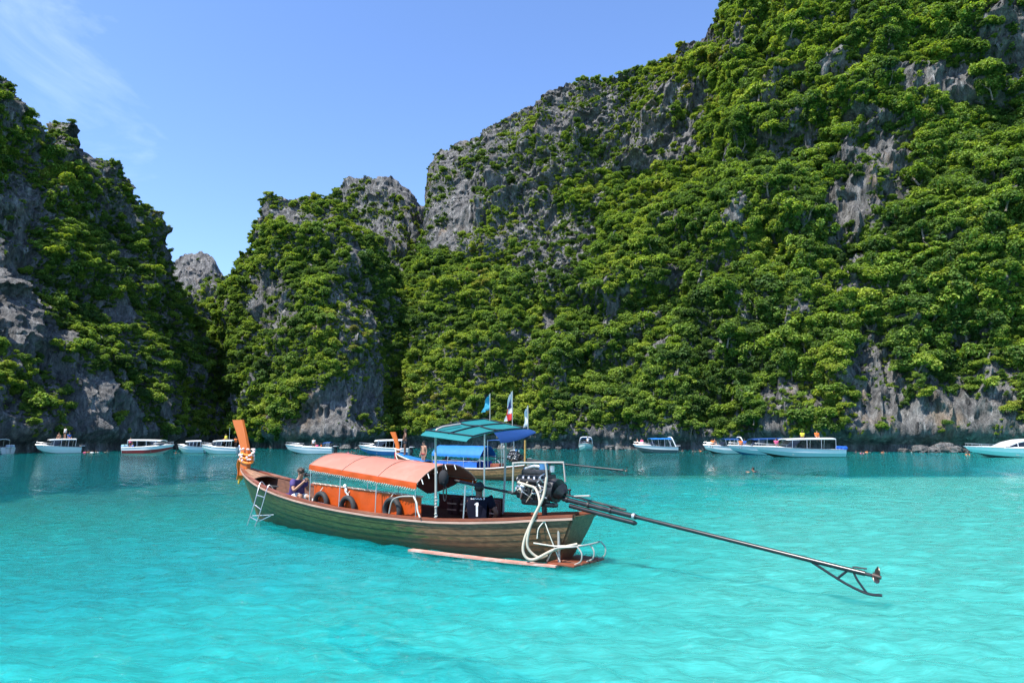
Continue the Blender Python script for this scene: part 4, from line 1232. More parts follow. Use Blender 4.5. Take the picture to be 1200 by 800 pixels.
    MB().tube([a, a + d * .30], .046 * thick, 12).build('shaft_housing', BLACKPAINT, root)
    MB().tube([a + d * .28, a + d * .985], .036 * thick, 12).build('shaft_tube', BLACKPAINT, root)
    dn = Vector((0, 0, -1))
    MB().tube([a + d * .03 + dn * .10, a + d * .29 + dn * .115], .042, 10).tube([a + d * .29 + dn * .115, a + d * .30 + dn * .11], [.048, .02], 10).build('muffler', BLACKPAINT, root)
    up = Vector((0, 0, 1))
    MB().tube([a + d * .01 + up * .09, a + d * .26 + up * .075], .022, 8).build('grease_rod', IRON, root)
    for f in (.02, .11, .20, .29):
        MB().tube([a + d * (f - .004), a + d * (f + .004)], .058, 12).build('clamp', ALU if f > .25 else IRON, root)
    MB().tube([a + d * .03 + up * .10, a + d * .03 + up * .19], .02, 7).ball(a + d * .03 + up * .20, (.04, .04, .025)).build('grease_cap', BLACKPAINT, root)
    MB().tube([a + d * .05 + up * .10, a + d * .05 + Vector((-.40, .06, .13))], [.014, .022], 7).build('tilt_handle', WHITETUBE, root)
    MB().tube([a + d * .98, a + d * 1.01], .025, 9).build('propeller_shaft', IRON, root)
    # skeg that keeps the propeller off the sand
    s0, s1 = a + d * .84, a + d * .955
    e = t_ + Vector((-.12, 0, -.26))
    MB().tube(curve_pts([s0, a + d * .93 + dn * .20, a + d * .985 + dn * .27, e], 6), .020, 8).build('skeg', BLACKPAINT, root)
    MB().tube(curve_pts([s1, a + d * .965 + dn * .12, a + d * .985 + dn * .26], 5), .017, 8).build('skeg_bow', BLACKPAINT, root)
    MB().tube([a + d * .945, a + d * .915 + dn * .165], .017, 8).build('skeg_strut', BLACKPAINT, root)
    MB().tube([a + d * .955 + up * .05, a + d * .99 + up * .075], .014, 7).build('guard', BLACKPAINT, root)
    # propeller
    pc = a + d * 1.012
    ax = d.normalized(); x_, y_ = _ring_axes(ax)
    hub = MB().tube([pc - ax * .05, pc + ax * .06], [.045, .025], 10).build('propeller', BRASS, root)
    for k in range(3):
        an = k * 2 * PI / 3 + .4
        r_ = x_ * math.cos(an) + y_ * math.sin(an); tn = ax.cross(r_)
        rows = []
        for i in range(6):
            f = i / 5
            wd = .06 * math.sin(PI * min(1, .25 + .72 * f)) ** .8
            c = pc + r_ * (.03 + .11 * f)
            tw = .9 - .45 * f
            dr_ = tn * math.cos(tw) + ax * math.sin(tw)
            rows.append([c - dr_ * wd, c, c + dr_ * wd])
        MB().sheet(rows, .010, tuple(ax)).build('blade', BRASS, hub)
    return root

longtail_engine(tuple(W(.45, 0, .80)), BOAT_ROT, 'black truck engine with pale hoses and long propeller shaft on the green boat stern')

# life jackets and bags under the canopy
def jacket(x, y, z, m_, label, rz=0.0):
    root = boat_empty('life_jacket', x, y, z, rz)
    MB().box((0, .0, 0), (.30, .10, .42), bev=.05).build('back_panel', m_, root)
    for s_ in (-1, 1):
        MB().box((s_ * .09, .075, -.02), (.13, .07, .36), bev=.035).build('front_panel', m_, root)
    for z_ in (-.08, .06):
        MB().box((0, .118, z_), (.30, .008, .03)).build('strap', PINKRAIL, root)
    tag(root, label, 'life jacket', 'life jackets along the far side of the green boat')
JK = [REDCLOTH, mat('maroon_cloth', (.05, .012, .012), .8, var=.2)]
for k in range(4):
    jacket(2.35 + .42 * k, -.74, .78, JK[k % 2], 'dark red strapped life jacket hung along the far side of the green boat')
bag = boat_empty('hanging_bag', 2.95, .30, 1.50)
MB().ball((0, 0, 0), (.13, .10, .17), 14, 10).box((0, 0, -.05), (.20, .15, .18), bev=.05).build('sack', BLACKCLOTH, bag)
MB().tube(curve_pts([(.05, 0, .12), (0, 0, .30), (-.05, 0, .12)], 5), .012, 6).build('handle', BLACKCLOTH, bag)
MB().tube([(-.05 + .05 * math.cos(a), 0, -.33 + .17 * math.sin(a)) for a in np.linspace(0, 2 * PI, 18)[:-1]], .013, 6, closed=True).build('strap', BLACKCLOTH, bag)
tag(bag, 'black bag with a loose strap hanging from the rear canopy edge', 'bag')
# ---------------------------------------------------------------- people
SKIN_M = [mat('skin_tan', (.36, .185, .115), .55, var=.08, scale=8), mat('skin_brown', (.12, .055, .032), .55, var=.08, scale=8)]
HAIR_M = [mat('hair_brown', (.055, .032, .018), .6, var=.4, scale=30, bump=.5), mat('hair_black', (.012, .010, .009), .55, var=.4, scale=30, bump=.5)]
EYE_M = mat('eye_dark', (.02, .015, .012), .2)

def skin_mesh(name, V, E, Rad, material, root_i=0, sub=2):
    me = bpy.data.meshes.new(name)
    me.from_pydata([tuple(v) for v in V], E, [])
    o = bpy.data.objects.new(name, me); COL.objects.link(o)
    m = o.modifiers.new('skin', 'SKIN'); m.use_smooth_shade = True
    sv = me.skin_vertices[0].data
    for i, r in enumerate(Rad):
        sv[i].radius = (r, r) if not isinstance(r, (tuple, list)) else r
        sv[i].use_root = (i == root_i)
    ss = o.modifiers.new('sub', 'SUBSURF'); ss.levels = ss.render_levels = sub
    dg = bpy.context.evaluated_depsgraph_get()
    out = bpy.data.meshes.new_from_object(o.evaluated_get(dg))
    bpy.data.objects.remove(o); bpy.data.meshes.remove(me)
    out.name = name
    out.polygons.foreach_set('use_smooth', [True] * len(out.polygons))
    out.materials.clear(); out.materials.append(material)
    return out

def merge_mb(me, mb, mat_=None):
    """append builder geometry to a mesh, with its own material slot"""
    bm = bmesh.new(); bm.from_mesh(me)
    idx = 0
    if mat_:
        me.materials.append(mat_); idx = len(me.materials) - 1
    vs = [bm.verts.new(p) for p in mb.v]
    for f in mb.f:
        try:
            q = bm.faces.new([vs[i] for i in f]); q.material_index = idx; q.smooth = True
        except ValueError:
            pass
    bm.to_mesh(me); bm.free()

BODY_E = ('pelvis waist', 'waist chest', 'chest neck', 'neck jaw', 'jaw crown',
          'chest shL', 'shL elL', 'elL wrL', 'wrL haL', 'chest shR', 'shR elR', 'elR wrR', 'wrR haR',
          'pelvis hipL', 'hipL knL', 'knL anL', 'anL toL', 'pelvis hipR', 'hipR knR', 'knR anR', 'anR toR')
RAD = dict(pelvis=(.135, .105), waist=(.125, .095), chest=(.150, .105), neck=(.056, .058), jaw=(.072, .080), crown=(.078, .092), shL=.066, shR=.066, elL=.044, elR=.044, wrL=.031, wrR=.031, haL=(.038, .022), haR=(.038, .022),
           hipL=.092, hipR=.092, knL=.062, knR=.062, anL=.042, anR=.042, toL=(.040, .028), toR=(.040, .028))

def person(J, loc, rz, label, shirt=None, shorts=None, hair=0, skin=0, sleeve=.45, leg=.75, fine=False, group=None, cap=None, scale=1.0, hair_long=False, fingers=None, cat='person'):
    """J: joints in metres, x forward, y left, z up"""
    J = {k: Vector(v) for k, v in J.items()}
    names = list(RAD)
    names = [n for n in names if n in J]
    ix = {n: i for i, n in enumerate(names)}
    E = [tuple(ix[q] for q in e.split()) for e in BODY_E if all(q in ix for q in e.split())]
    body = skin_mesh('body', [J[n] for n in names], E, [RAD[n] for n in names], SKIN_M[skin], ix['pelvis'], 2 if fine else 1)
    root = empty('person', loc, rz); root.scale = (scale,) * 3
    hd = (J['jaw'] + J['crown']) / 2
    fw = J.get('look', Vector((1, 0, 0))).normalized()
    upv = (J['crown'] - J['jaw']).normalized(); sd = upv.cross(fw).normalized(); fw = sd.cross(upv)
    face = MB()
    face.tube([hd + fw * .085 + upv * .02, hd + fw * .112 - upv * .022], [.010, .018], 6)
    face.ball(hd + fw * .088 - upv * .062, (.022, .022, .009), 8, 5)
    for s_ in (1, -1):
        face.ball(hd + sd * s_ * .078 - fw * .005, (.016, .016, .030), 8, 6)
    merge_mb(body, face)
    ey = MB()
    for s_ in (1, -1):
        ey.ball(hd + fw * .083 + sd * s_ * .031 + upv * .016, (.012, .012, .008), 7, 5)
    merge_mb(body, ey, EYE_M)
    if fine:
        for sdn in 'LR':
            if 'ha' + sdn not in J: continue
            h_, w_ = J['ha' + sdn], J['wr' + sdn]
            d = (h_ - w_).normalized()
            curl = J.get('curl' + sdn, Vector((0, 0, -1)))
            cu = (curl - d * curl.dot(d)).normalized(); ac = d.cross(cu)
            fm = MB()
            for k in range(4):
                b0 = h_ + ac * (-.030 + .020 * k) + d * .012
                L_ = (.040, .047, .044, .034)[k]
                fm.tube([b0, b0 + d * L_ * .9, b0 + d * L_ * 1.25 + cu * L_ * .7, b0 + d * L_ * .8 + cu * L_ * 1.3], [.0095, .009, .0085, .006], 6)
            tb = h_ - d * .03 - ac * .034
            fm.tube([tb, tb - ac * .022 + d * .022, tb - ac * .018 + d * .045 + cu * .018], [.012, .0105, .007], 6)
            merge_mb(body, fm)
    link('body', body, root)
    def lerp(a, b, t): return J[a].lerp(J[b], t)
    if shirt:
        V = [J['pelvis'].lerp(J['waist'], .55), J['waist'], J['chest'], J['chest'].lerp(J['neck'], .62), J['shL'], lerp('shL', 'elL', sleeve * .5), lerp('shL', 'elL', sleeve + .12), J['shR'], lerp('shR', 'elR', sleeve * .5), lerp('shR', 'elR', sleeve + .12)]
        me = skin_mesh('shirt', V, [(0, 1), (1, 2), (2, 3), (2, 4), (4, 5), (5, 6), (2, 7), (7, 8), (8, 9)], [(.190, .165), (.188, .160), (.215, .165), (.088, .088), .098, .084, .078, .098, .084, .078], shirt, 1, 2 if fine else 1)
        link('shirt', me, root)
    if shorts:
        V = [J['pelvis'].lerp(J['waist'], .35), J['pelvis'], J['hipL'], lerp('hipL', 'knL', leg), J['hipR'], lerp('hipR', 'knR', leg)]
        me = skin_mesh('shorts', V, [(0, 1), (1, 2), (2, 3), (1, 4), (4, 5)], [(.180, .150), (.185, .155), .130, .106, .130, .106], shorts, 1, 2 if fine else 1)
        link('shorts', me, root)
    rot = Matrix((fw, sd, upv)).transposed()
    if cap:
        cp = MB().ball(hd + upv * .055 - fw * .004, (.104, .094, .072), 14, 9, rot)
        cp.sheet([[hd + upv * .05 + fw * (.08 + .07 * q) + sd * y * (1 - .35 * q) for y in (-.07, -.035, 0, .035, .07)] for q in (0, .5, 1)], .01, tuple(-upv))
        link('cap', cp.mesh('cap', cap), root)
        hb = MB().ball(hd - fw * .018 + upv * .02, (.094, .088, .088), 12, 8, rot)
        link('hair', hb.mesh('hair', HAIR_M[hair]), root)
    else:
        hb = MB().ball(hd - fw * .020 + upv * .042, (.100, .090, .088), 14, 9, rot)
        rr = random.Random(int(abs(loc[0]) * 100))
        for k in range(14 if fine else 0):
            a = rr.uniform(0, 6.3); e_ = rr.uniform(.2, 1.2)
            q = hd - fw * .02 + upv * .05 + rot @ Vector((.09 * math.cos(a) * math.cos(e_), .085 * math.sin(a) * math.cos(e_), .085 * math.sin(e_)))
            hb.ball(q, (.030, .026, .022), 6, 5, rot)
        if hair_long:
            hb.ball(hd - fw * .055 - upv * .08, (.05, .075, .12), 10, 8, rot)
        link('hair', hb.mesh('hair', HAIR_M[hair]), root)
    tag(root, label, cat, group)
    return root

def sit_pose(h=.52, lean=.08, arms='lap', shin=.42):
    """seated, pelvis at the origin"""
    J = dict(pelvis=(0, 0, .10), waist=(lean * .3, 0, .26), chest=(lean, 0, .46), neck=(lean + .02, 0, .62), jaw=(lean + .05, 0, .71), crown=(lean + .04, 0, .84),
             hipL=(.02, .10, .08), hipR=(.02, -.10, .08), knL=(.42, .13, .12), knR=(.42, -.13, .12), anL=(.40, .13, .12 - shin), anR=(.40, -.13, .12 - shin), toL=(.53, .14, .08 - shin), toR=(.53, -.14, .08 - shin),
             shL=(lean, .19, .54), shR=(lean, -.19, .54), look=(1, 0, 0))
    if arms == 'lap':
        J.update(elL=(lean + .02, .24, .28), elR=(lean + .02, -.24, .28), wrL=(lean + .20, .16, .18), wrR=(lean + .20, -.16, .18), haL=(lean + .28, .13, .16), haR=(lean + .28, -.13, .16))
    return J

def stand_pose(h=1.6, arms=0):
    k = h / 1.7
    J = dict(pelvis=(0, 0, .93), waist=(0, 0, 1.08), chest=(0, 0, 1.28), neck=(.01, 0, 1.44), jaw=(.03, 0, 1.52), crown=(.02, 0, 1.64), hipL=(0, .09, .88), hipR=(0, -.09, .88), knL=(.02, .10, .49), knR=(.02, -.10, .49), anL=(0, .11, .08), anR=(0, -.11, .08), toL=(.14, .13, .03), toR=(.14, -.13, .03),
             shL=(0, .18, 1.36), shR=(0, -.18, 1.36), elL=(-.02, .25, 1.10), elR=(-.02, -.25, 1.10), wrL=(.05, .27, .87), wrR=(.05, -.27, .87), haL=(.08, .27, .79), haR=(.08, -.27, .79), look=(1, 0, 0))
    if arms == 1:
        J.update(elL=(.05, .32, 1.16), wrL=(.12, .16, 1.02), haL=(.14, .09, 1.0), elR=(.05, -.32, 1.16), wrR=(.12, -.16, 1.02), haR=(.14, -.09, 1.0))
    if arms == 2:
        J.update(elR=(.05, -.38, 1.50), wrR=(.06, -.30, 1.74), haR=(.06, -.28, 1.82))
    return {n: Vector(v) * (k if n != 'look' else 1) for n, v in J.items()}

# photographer on the fore part of the green boat, facing aft, camera at his eye
J = sit_pose(lean=.10)
J.update(shL=(.12, .19, .52), shR=(.12, -.19, .52), chest=(.10, 0, .45), neck=(.16, 0, .58), jaw=(.21, 0, .665), crown=(.225, 0, .795),
         elL=(.24, .25, .27), wrL=(.40, .12, .48), haL=(.45, .06, .55), elR=(.26, -.26, .30), wrR=(.42, -.12, .50), haR=(.46, -.07, .57), look=(1, 0, -.10), curlL=(0, -1, .3), curlR=(0, 1, .3),
         knL=(.40, .16, .14), knR=(.40, -.14, .20), anL=(.34, .20, -.20), anR=(.40, -.16, -.18), toL=(.46, .22, -.24), toR=(.52, -.17, -.22))
person(J, tuple(W(8.35, .52, .68)), BOAT_ROT + PI + .12, 'person in a purple t-shirt and white shorts sitting with a camera raised', mat('purple_cloth', (.055, .035, .15), .8, var=.15), mat('white_cloth', (.55, .54, .52), .8, var=.08), 0, 0, .5, .85, True, scale=1.02)
cam_o = empty('photo_camera', tuple(W(8.35 - .37 * 1.02, .52 - .06, .68 + .70 * 1.02)), BOAT_ROT + PI + .12)
MB().box((0, 0, 0), (.06, .13, .09), bev=.012).box((0, 0, .05), (.05, .05, .03), bev=.008).build('body', BLACKPAINT, cam_o)
MB().tube([(.03, 0, 0), (.16, 0, -.005)], .036, 14).tube([(.16, 0, -.005), (.19, 0, -.005)], .043, 14).build('lens', IRON, cam_o)
MB().tube(curve_pts([(-.01, .07, .03), (-.05, .10, -.10), (-.1, .05, -.2)], 5), .006, 5).build('strap', BLACKCLOTH, cam_o)
tag(cam_o, 'black camera held to the eye by the person in purple', 'camera')

# helmsman seated at the stern with his back to us
J = sit_pose(lean=-.02)
J.update(jaw=(.0, 0, .68), crown=(.0, 0, .81), neck=(-.01, 0, .595), elR=(-.06, -.36, .30), wrR=(.06, -.20, .10), haR=(.10, -.14, .08), elL=(.10, .22, .30), wrL=(.30, .20, .22), haL=(.38, .19, .22), look=(1, .5, -.1), curlR=(0, 0, -1), curlL=(0, 0, -1))
NAVY = mat('navy_jersey', (.004, .005, .014), .85, var=.2, spec=.15)
HELM_ROT = math.radians(80)
helm = person(J, tuple(W(2.0, .18, .47)), HELM_ROT, 'person in a navy jersey with a white number one sitting back to us', NAVY, mat('dark_shorts', (.012, .012, .015), .8), 1, 1, .55, .8, True, scale=1.12, cap=BLACKCLOTH)
# the printed number and the line of lettering on the jersey back
WP = mat('white_print', (.72, .72, .72), .7)
sv_ = np.array([v.co[:] for v in [c for c in helm.children if c.name.startswith('shirt')][0].data.vertices])
def back_at(y, z):
    m_ = (np.abs(sv_[:, 1] - y) < .045) & (np.abs(sv_[:, 2] - z) < .045)
    return float(sv_[m_, 0].min()) if m_.any() else -.15
def print_strip(mb, pts, w):
    """flat printed stroke lying on the jersey back"""
    P_ = [Vector((back_at(y, z) - .003, y, z)) for y, z in pts]
    d = (P_[-1] - P_[0]); d.x = 0; d.normalize(); n_ = Vector((0, -d.z, d.y)) * w / 2
    mb.sheet([[p - n_, p + n_] for p in P_], .006, (-1, 0, 0))
num = MB()
print_strip(num, [(0, z) for z in np.linspace(.25, .50, 9)], .038)
print_strip(num, [(.012, .487), (.030, .475), (.044, .462)], .024)
num.build('number', WP, helm, weld=False)['kind'] = 'stuff'
let = MB(); y = .125
for k in range(9):
    h_ = (.030, .022, .034, .034, .022, .030, .022, .030, .022)[k]
    print_strip(let, [(y, .552), (y, .552 + h_)], .008)
    print_strip(let, [(y, .552 + h_ * .5), (y - .016, .552 + h_ * (.2 + .7 * (k % 2)))], .007)
    y -= .025
let.build('lettering', WP, helm, weld=False)['kind'] = 'stuff'
emb = MB(); print_strip(emb, [(-.118, .588), (-.126, .570), (-.124, .552)], .022)
emb.build('emblem', WP, helm, weld=False)

# ---------------------------------------------------------------- the second longtail boat
B2_LOC, B2_ROT, B2_SC = (.5, 38.0, 0), math.radians(144), (.80, .85, .92)
def W2(x, y, z): return W(x, y, z, B2_LOC, B2_ROT, B2_SC)

def brown_longtail():
    root = empty('longtail_boat', B2_LOC, B2_ROT); root.scale = B2_SC
    tag(root, 'brown wooden longtail boat with blue canopy and blue foredeck behind the green one', 'boat')
    longtail_hull(root, BROWNHULL, DARKWOOD, WHITE, REDWOOD, nplank=6, nseg=24)
    prow_board(root)
    MB().tube([(12.1, 0, .45), (12.16, 0, 1.5)], .07, 8).build('stem_cap', mat('red_paint', (.45, .03, .02), .4, var=.15), root)
    MB().tube(curve_pts([(12.0, .12, 1.75), (11.5, .5, 1.2), (10.9, .7, .95), (10.2, .8, .9)], 6), .03, 7).build('mooring_rope', ROPE, root)
    MB().tube([(11.86 + .34 * math.cos(a), .12 * math.sin(a), 1.72 + .03 * math.sin(2 * a)) for a in np.linspace(0, 2 * PI, 16)[:-1]], .05, 7, closed=True).build('ribbon', RIBW, root)
    rows = [[Vector((x, yv * (float(np.interp(x, BW_X, BW_Y)) - .02), float(np.interp(x, SH_X, SH_Z)) + .05 + .06 * (1 - yv * yv))) for yv in np.linspace(-1, 1, 7)] for x in np.linspace(8.6, 11.9, 10)]
    MB().sheet(rows, .03).build('foredeck', BLUE_TARP, root)
    for k in range(6):
        y = -.5 + (k + .5) / 6
        MB().box((4.6, y, .13), (7, .155, .035)).build('floor_board', DARKWOOD, root)
    rows = [[(x, y, float(np.interp(x, SH_X, SH_Z)) - .05) for y in np.linspace(-1, 1, 5) * (float(np.interp(x, BW_X, BW_Y)) - .07)] for x in np.linspace(-.4, 1.5, 7)]
    MB().sheet(rows, .03).build('stern_deck', REDWOOD, root)
    MB().sheet(arch_rows(2.85, 7.45, .86, .86, 1.42, 1.50, 2.02, 2.04, power=2.0), .012).build('canopy', BLUE_TARP, root, sharp=60)
    for side in (1, -1):
        rows = [[(x, side * (.868 + .012 * math.sin(x * 9)), 1.42 + .017 * (x - 2.85) + .01), (x, side * (.875 + .02 * math.sin(x * 9)), 1.30 + .017 * (x - 2.85) + .02 * math.sin(x * 14))] for x in np.linspace(2.85, 7.45, 30)]
        MB().sheet(rows, .008, (0, -side, 0)).build('valance', BLUE_TARP, root)
        for x in (2.9, 4.4, 5.9, 7.4):
            MB().tube([(x, side * .84, float(np.interp(x, SH_X, SH_Z))), (x, side * .84, 1.44)], .022, 7).build('canopy_post', STEEL, root)
        rows = [[(x, side * (.84 + .02 * math.sin(x * 7)), 1.06), (x, side * (.85 + .03 * math.sin(x * 7)), float(np.interp(x, SH_X, SH_Z)) + .01)] for x in np.linspace(3.2, 7.3, 30)]
        MB().sheet(rows, .01, (0, -side, 0)).build('side_cloth', BLUEPL, root)
        MB().tube([(3.1, side * .85, 1.08), (7.4, side * .85, 1.10)], .02, 6).build('side_rail', STEEL, root)
        MB().tube(curve_pts([(2.45, side * .8, .68), (2.5, side * .8, 1.0), (2.7, side * .8, 1.12), (3.1, side * .8, 1.13)], 5), .03, 7).build('curved_pipe', STEEL, root)
    MB().tube([(.95, .60, .78), (.95, .60, 2.05)], .035, 8).ball((.95, .62, 1.95), (.07, .07, .12)).build('stern_post', WHITETUBE, root)
    MB().tube([(2.0, -.6, .7), (2.0, -.6, 2.3)], .03, 8).build('stern_post', STEEL, root)
    rows = [[(x, y, 2.34 + .10 * math.cos(y * 1.6) - .05 * abs(x - 1.7)) for y in np.linspace(-.75, .75, 8)] for x in np.linspace(1.1, 2.4, 6)]
    MB().sheet(rows, .01).build('awning', NAVY_TARP, root)
    for x, y in ((1.15, .7), (2.35, .7), (1.15, -.7)):
        MB().tube([(x, y * .9, .72), (x, y, 2.38)], .022, 7).build('awning_pole', STEEL, root)
    MB().box((2.0, 0, .80), (.8, .7, .34), bev=.03).build('engine_box', REDWOOD, root)
    MB().tube([(-.40, .1, .8), (-.42, .1, 2.38)], .07, 8).build('mooring_post', mat('yellow_wood', (.36, .20, .05), .7, var=.3, scale=5), root)
    for k in range(3):
        MB().box((4.0 + 1.1 * k, 0, .46), (.3, 1.1, .05)).build('bench', DARKWOOD, root)
    return root
brown_longtail()
longtail_engine(tuple(W2(.45, 0, .85)), B2_ROT + .0, 'small black engine with long propeller shaft on the brown boat stern', .86, False, -.55, (-7.0, .70), False, 1.7)

SWIM = mat('dark_swimwear', (.02, .015, .02), .7); BIKINI = mat('red_swimwear', (.35, .03, .03), .7); WT = mat('white_tee', (.6, .6, .6), .8)
BLUES = mat('blue_shirt', (.03, .12, .42), .8); ORS = mat('orange_vest', (.70, .16, .02), .7); GRS = mat('yellow_shirt', (.55, .50, .04), .8); PKS = mat('pink_shirt', (.62, .10, .22), .8)
person(stand_pose(1.62, 1), tuple(W2(11.1, 0, 1.33)), math.radians(200), 'person in dark swim shorts standing on the blue foredeck', None, SWIM, 0, 1, fine=True, leg=.5)
person(stand_pose(1.58, 0), tuple(W2(8.9, .2, .55)), math.radians(230), 'person in a red swimsuit standing behind the blue foredeck', None, BIKINI, 1, 0, leg=.12, hair_long=True, fine=True)
person(sit_pose(), tuple(W2(6.5, .25, .55)), math.radians(250), 'person in a dark top sitting under the blue canopy front', SWIM, SWIM, 1, 1)
person(sit_pose(), tuple(W2(4.7, .1, .50)), math.radians(300), 'person in a blue shirt sitting under the blue canopy', BLUES, SWIM, 1, 0)
# ---------------------------------------------------------------- speedboats
GEL = mat('gelcoat_white', (.74, .75, .75), .22, var=.04, scale=2, coat=.3)
GELB = mat('gelcoat_teal_and_waterlight', (.36, .58, .58), .25, var=.05, scale=2, coat=.3)  # water light reflected by white hulls, put in as teal; also teal motors
GELR = mat('gelcoat_red', (.34, .025, .03), .25, var=.08, scale=2, coat=.3)
GELN = mat('gelcoat_blue', (.03, .13, .34), .25, var=.08, scale=2, coat=.3)
GELK = mat('gelcoat_grey', (.10, .11, .12), .25, var=.08, scale=2, coat=.3)
SEATC = mat('seat_vinyl', (.40, .40, .42), .5, var=.1)

def sp_pt(L, Bm, s, k, side):
    """k: 0 keel, 1 chine, 2 mid side, 3 sheer"""
    t = max(0, (s - .48) / .52)
    b = Bm / 2 * (1 - t ** 2.4)
    zs = .86 + .42 * s ** 1.6
    if k == 0:
        return Vector((L * (s * .90), 0, -.34 + .95 * t ** 3.2))
    if k == 1:
        return Vector((L * (s * .94), side * b * (.84 - .25 * t), .05 + .62 * t ** 2.2))
    if k == 2:
        return Vector((L * (s * .97), side * b * (.95 - .08 * t), .5 * (.05 + .62 * t ** 2.2) + .5 * zs))
    return Vector((L * s, side * b, zs))

def speedboat(loc, rot, L, Bm, label, style='hardtop', side_mat=None, low=None, top=None, motors=2, motor_mat=None, roof=(.16, .66), roof_z=2.15, rails=True, bim=None):
    root = empty('speedboat', loc, rot)
    side_mat, low, top = side_mat or GEL, low or GEL, top or GEL
    S = np.linspace(0, 1, 22)
    def strip(k0, k1, off=0):
        mb = MB()
        for side in (1, -1):
            mb.grid([[sp_pt(L, Bm, s, k0, side), sp_pt(L, Bm, s, k0, side).lerp(sp_pt(L, Bm, s, k1, side), .5), sp_pt(L, Bm, s, k1, side)] for s in S])
        return mb
    strip(0, 1).build('hull_bottom', low, root, weld=True)
    strip(1, 2).build('hull_side', side_mat, root)
    strip(2, 3).build('topside', GEL, root)
    MB().prism([sp_pt(L, Bm, 0, 0, 1), sp_pt(L, Bm, 0, 1, 1), sp_pt(L, Bm, 0, 2, 1), sp_pt(L, Bm, 0, 3, 1), sp_pt(L, Bm, 0, 3, -1), sp_pt(L, Bm, 0, 2, -1), sp_pt(L, Bm, 0, 1, -1)], (-.02, 0, 0), (.02, 0, 0)).build('transom', GEL, root)
    for side in (1, -1):
        MB().tube([sp_pt(L, Bm, s, 3, side) + Vector((0, side * .012, -.01)) for s in S], .035, 6).build('rub_rail', STEEL if style != 'dark' else BLACKPAINT, root)
    # foredeck with camber, side decks, cockpit floor
    fd = np.linspace(.62, .995, 9)
    MB().sheet([[sp_pt(L, Bm, s, 3, 1).lerp(sp_pt(L, Bm, s, 3, -1), v) + Vector((0, 0, .02 + .16 * math.sin(PI * v) * min(1, (1 - s) * 5))) for v in np.linspace(0, 1, 9)] for s in fd], .03).build('foredeck', GEL, root)
    for side in (1, -1):
        MB().sheet([[sp_pt(L, Bm, s, 3, side), sp_pt(L, Bm, s, 3, side) + Vector((0, -side * .24, .02))] for s in np.linspace(0, .63, 8)], .04).build('side_deck', GEL, root)
        MB().sheet([[sp_pt(L, Bm, s, 3, side) + Vector((0, -side * .24, .0)), sp_pt(L, Bm, s, 3, side) + Vector((0, -side * .26, -.6))] for s in np.linspace(0.01, .63, 8)], .02, (0, side, 0)).build('coaming', GEL, root)
    MB().box((L * .31, 0, .32), (L * .60, Bm - .5, .05)).build('cockpit_floor', CREAM, root)
    MB().box((.14, 0, .62), (.20, Bm - .52, .52), bev=.04).build('engine_well', GEL, root)
    for k, x in enumerate(np.linspace(.10, .52, 4)):
        sdt = MB()
        for side in (1, -1):
            MB().box((L * x, side * (Bm / 2 - .52), .56), (L * .085, .42, .42), bev=.06).build('seat', SEATC, root)
    if style in ('hardtop', 'open', 'red'):
        x0, x1 = L * roof[0], L * roof[1]
        hw = Bm / 2 - .22
        # windscreen: front and side panes in a frame
        wx0, wx1, wz0, wz1 = L * (roof[1] + .06), L * (roof[1] - .03), 1.18, roof_z - .18
        MB().sheet([[Vector((wx0 - .25 * abs(v) ** 2, v * hw * .92, wz0 + .05)), Vector((wx1 - .25 * abs(v) ** 2, v * hw * .9, wz1))] for v in np.linspace(-1, 1, 9)], .025, (-1, 0, 0)).build('windscreen', GLASS, root)
        for side in (1, -1):
            MB().sheet([[Vector((wx0 - .25, side * hw * .93, wz0)), Vector((wx1 - .25, side * hw * .91, wz1))], [Vector((wx0 - 1.35, side * (hw + .06), wz0 - .05)), Vector((wx1 - 1.3, side * hw * .95, wz1 - .02))]], .02, (0, -side, 0)).build('side_window', GLASS, root)
            for x in np.linspace(x0 + .1, x1 - .5, 4):
                MB().tube([(x, side * (hw + .05), 1.0), (x - .08, side * (hw - .02), roof_z + .02)], .03, 7).build('roof_post', STEEL, root)
        rows = []
        for x in np.linspace(x0, x1, 9):
            f = (x - x0) / (x1 - x0)
            rows.append([Vector((x, y * hw * (1 - .12 * f ** 4), roof_z + .13 * (1 - y * y) - .10 * f ** 3 + .02)) for y in np.linspace(-1, 1, 9)])
        MB().sheet(rows, .09).build('roof', top, root)
    elif style == 'bimini':
        x0, x1 = L * roof[0], L * roof[1]
        hw = Bm / 2 - .2
        MB().sheet([[Vector((x, y * hw, roof_z + .18 * (1 - y * y) - .03 * abs(math.sin((x - x0) / (x1 - x0) * PI * 3)))) for y in np.linspace(-1, 1, 9)] for x in np.linspace(x0, x1, 13)], .02).build('bimini', bim or BLUE_TARP, root, sharp=60)
        for side in (1, -1):
            for x in np.linspace(x0 + .05, x1 - .05, 4):
                MB().tube([((x0 + x1) / 2 + (x - (x0 + x1) / 2) * .8, side * (Bm / 2 - .08), .95), (x, side * hw, roof_z)], .022, 7).build('bimini_post', STEEL, root)
        wx = L * .60
        MB().sheet([[Vector((wx + .35 - .5 * abs(v) ** 2, v * hw, 1.18)), Vector((wx - .05 - .5 * abs(v) ** 2, v * hw * .92, 1.66))] for v in np.linspace(-1, 1, 11)], .025, (-1, 0, 0)).build('windscreen', GLASS, root)
        # raked arch at the stern
        MB().tube(curve_pts([(L * .05, Bm / 2 - .1, .92), (L * .10, Bm / 2 - .18, 1.7), (L * .13, Bm / 2 - .4, 2.2), (L * .13, 0, 2.28), (L * .13, -Bm / 2 + .4, 2.2), (L * .10, -Bm / 2 + .18, 1.7), (L * .05, -Bm / 2 + .1, .92)], 5), .075, 8).build('radar_arch', GEL, root)
    elif style == 'cruiser':
        rows, gl = [], []
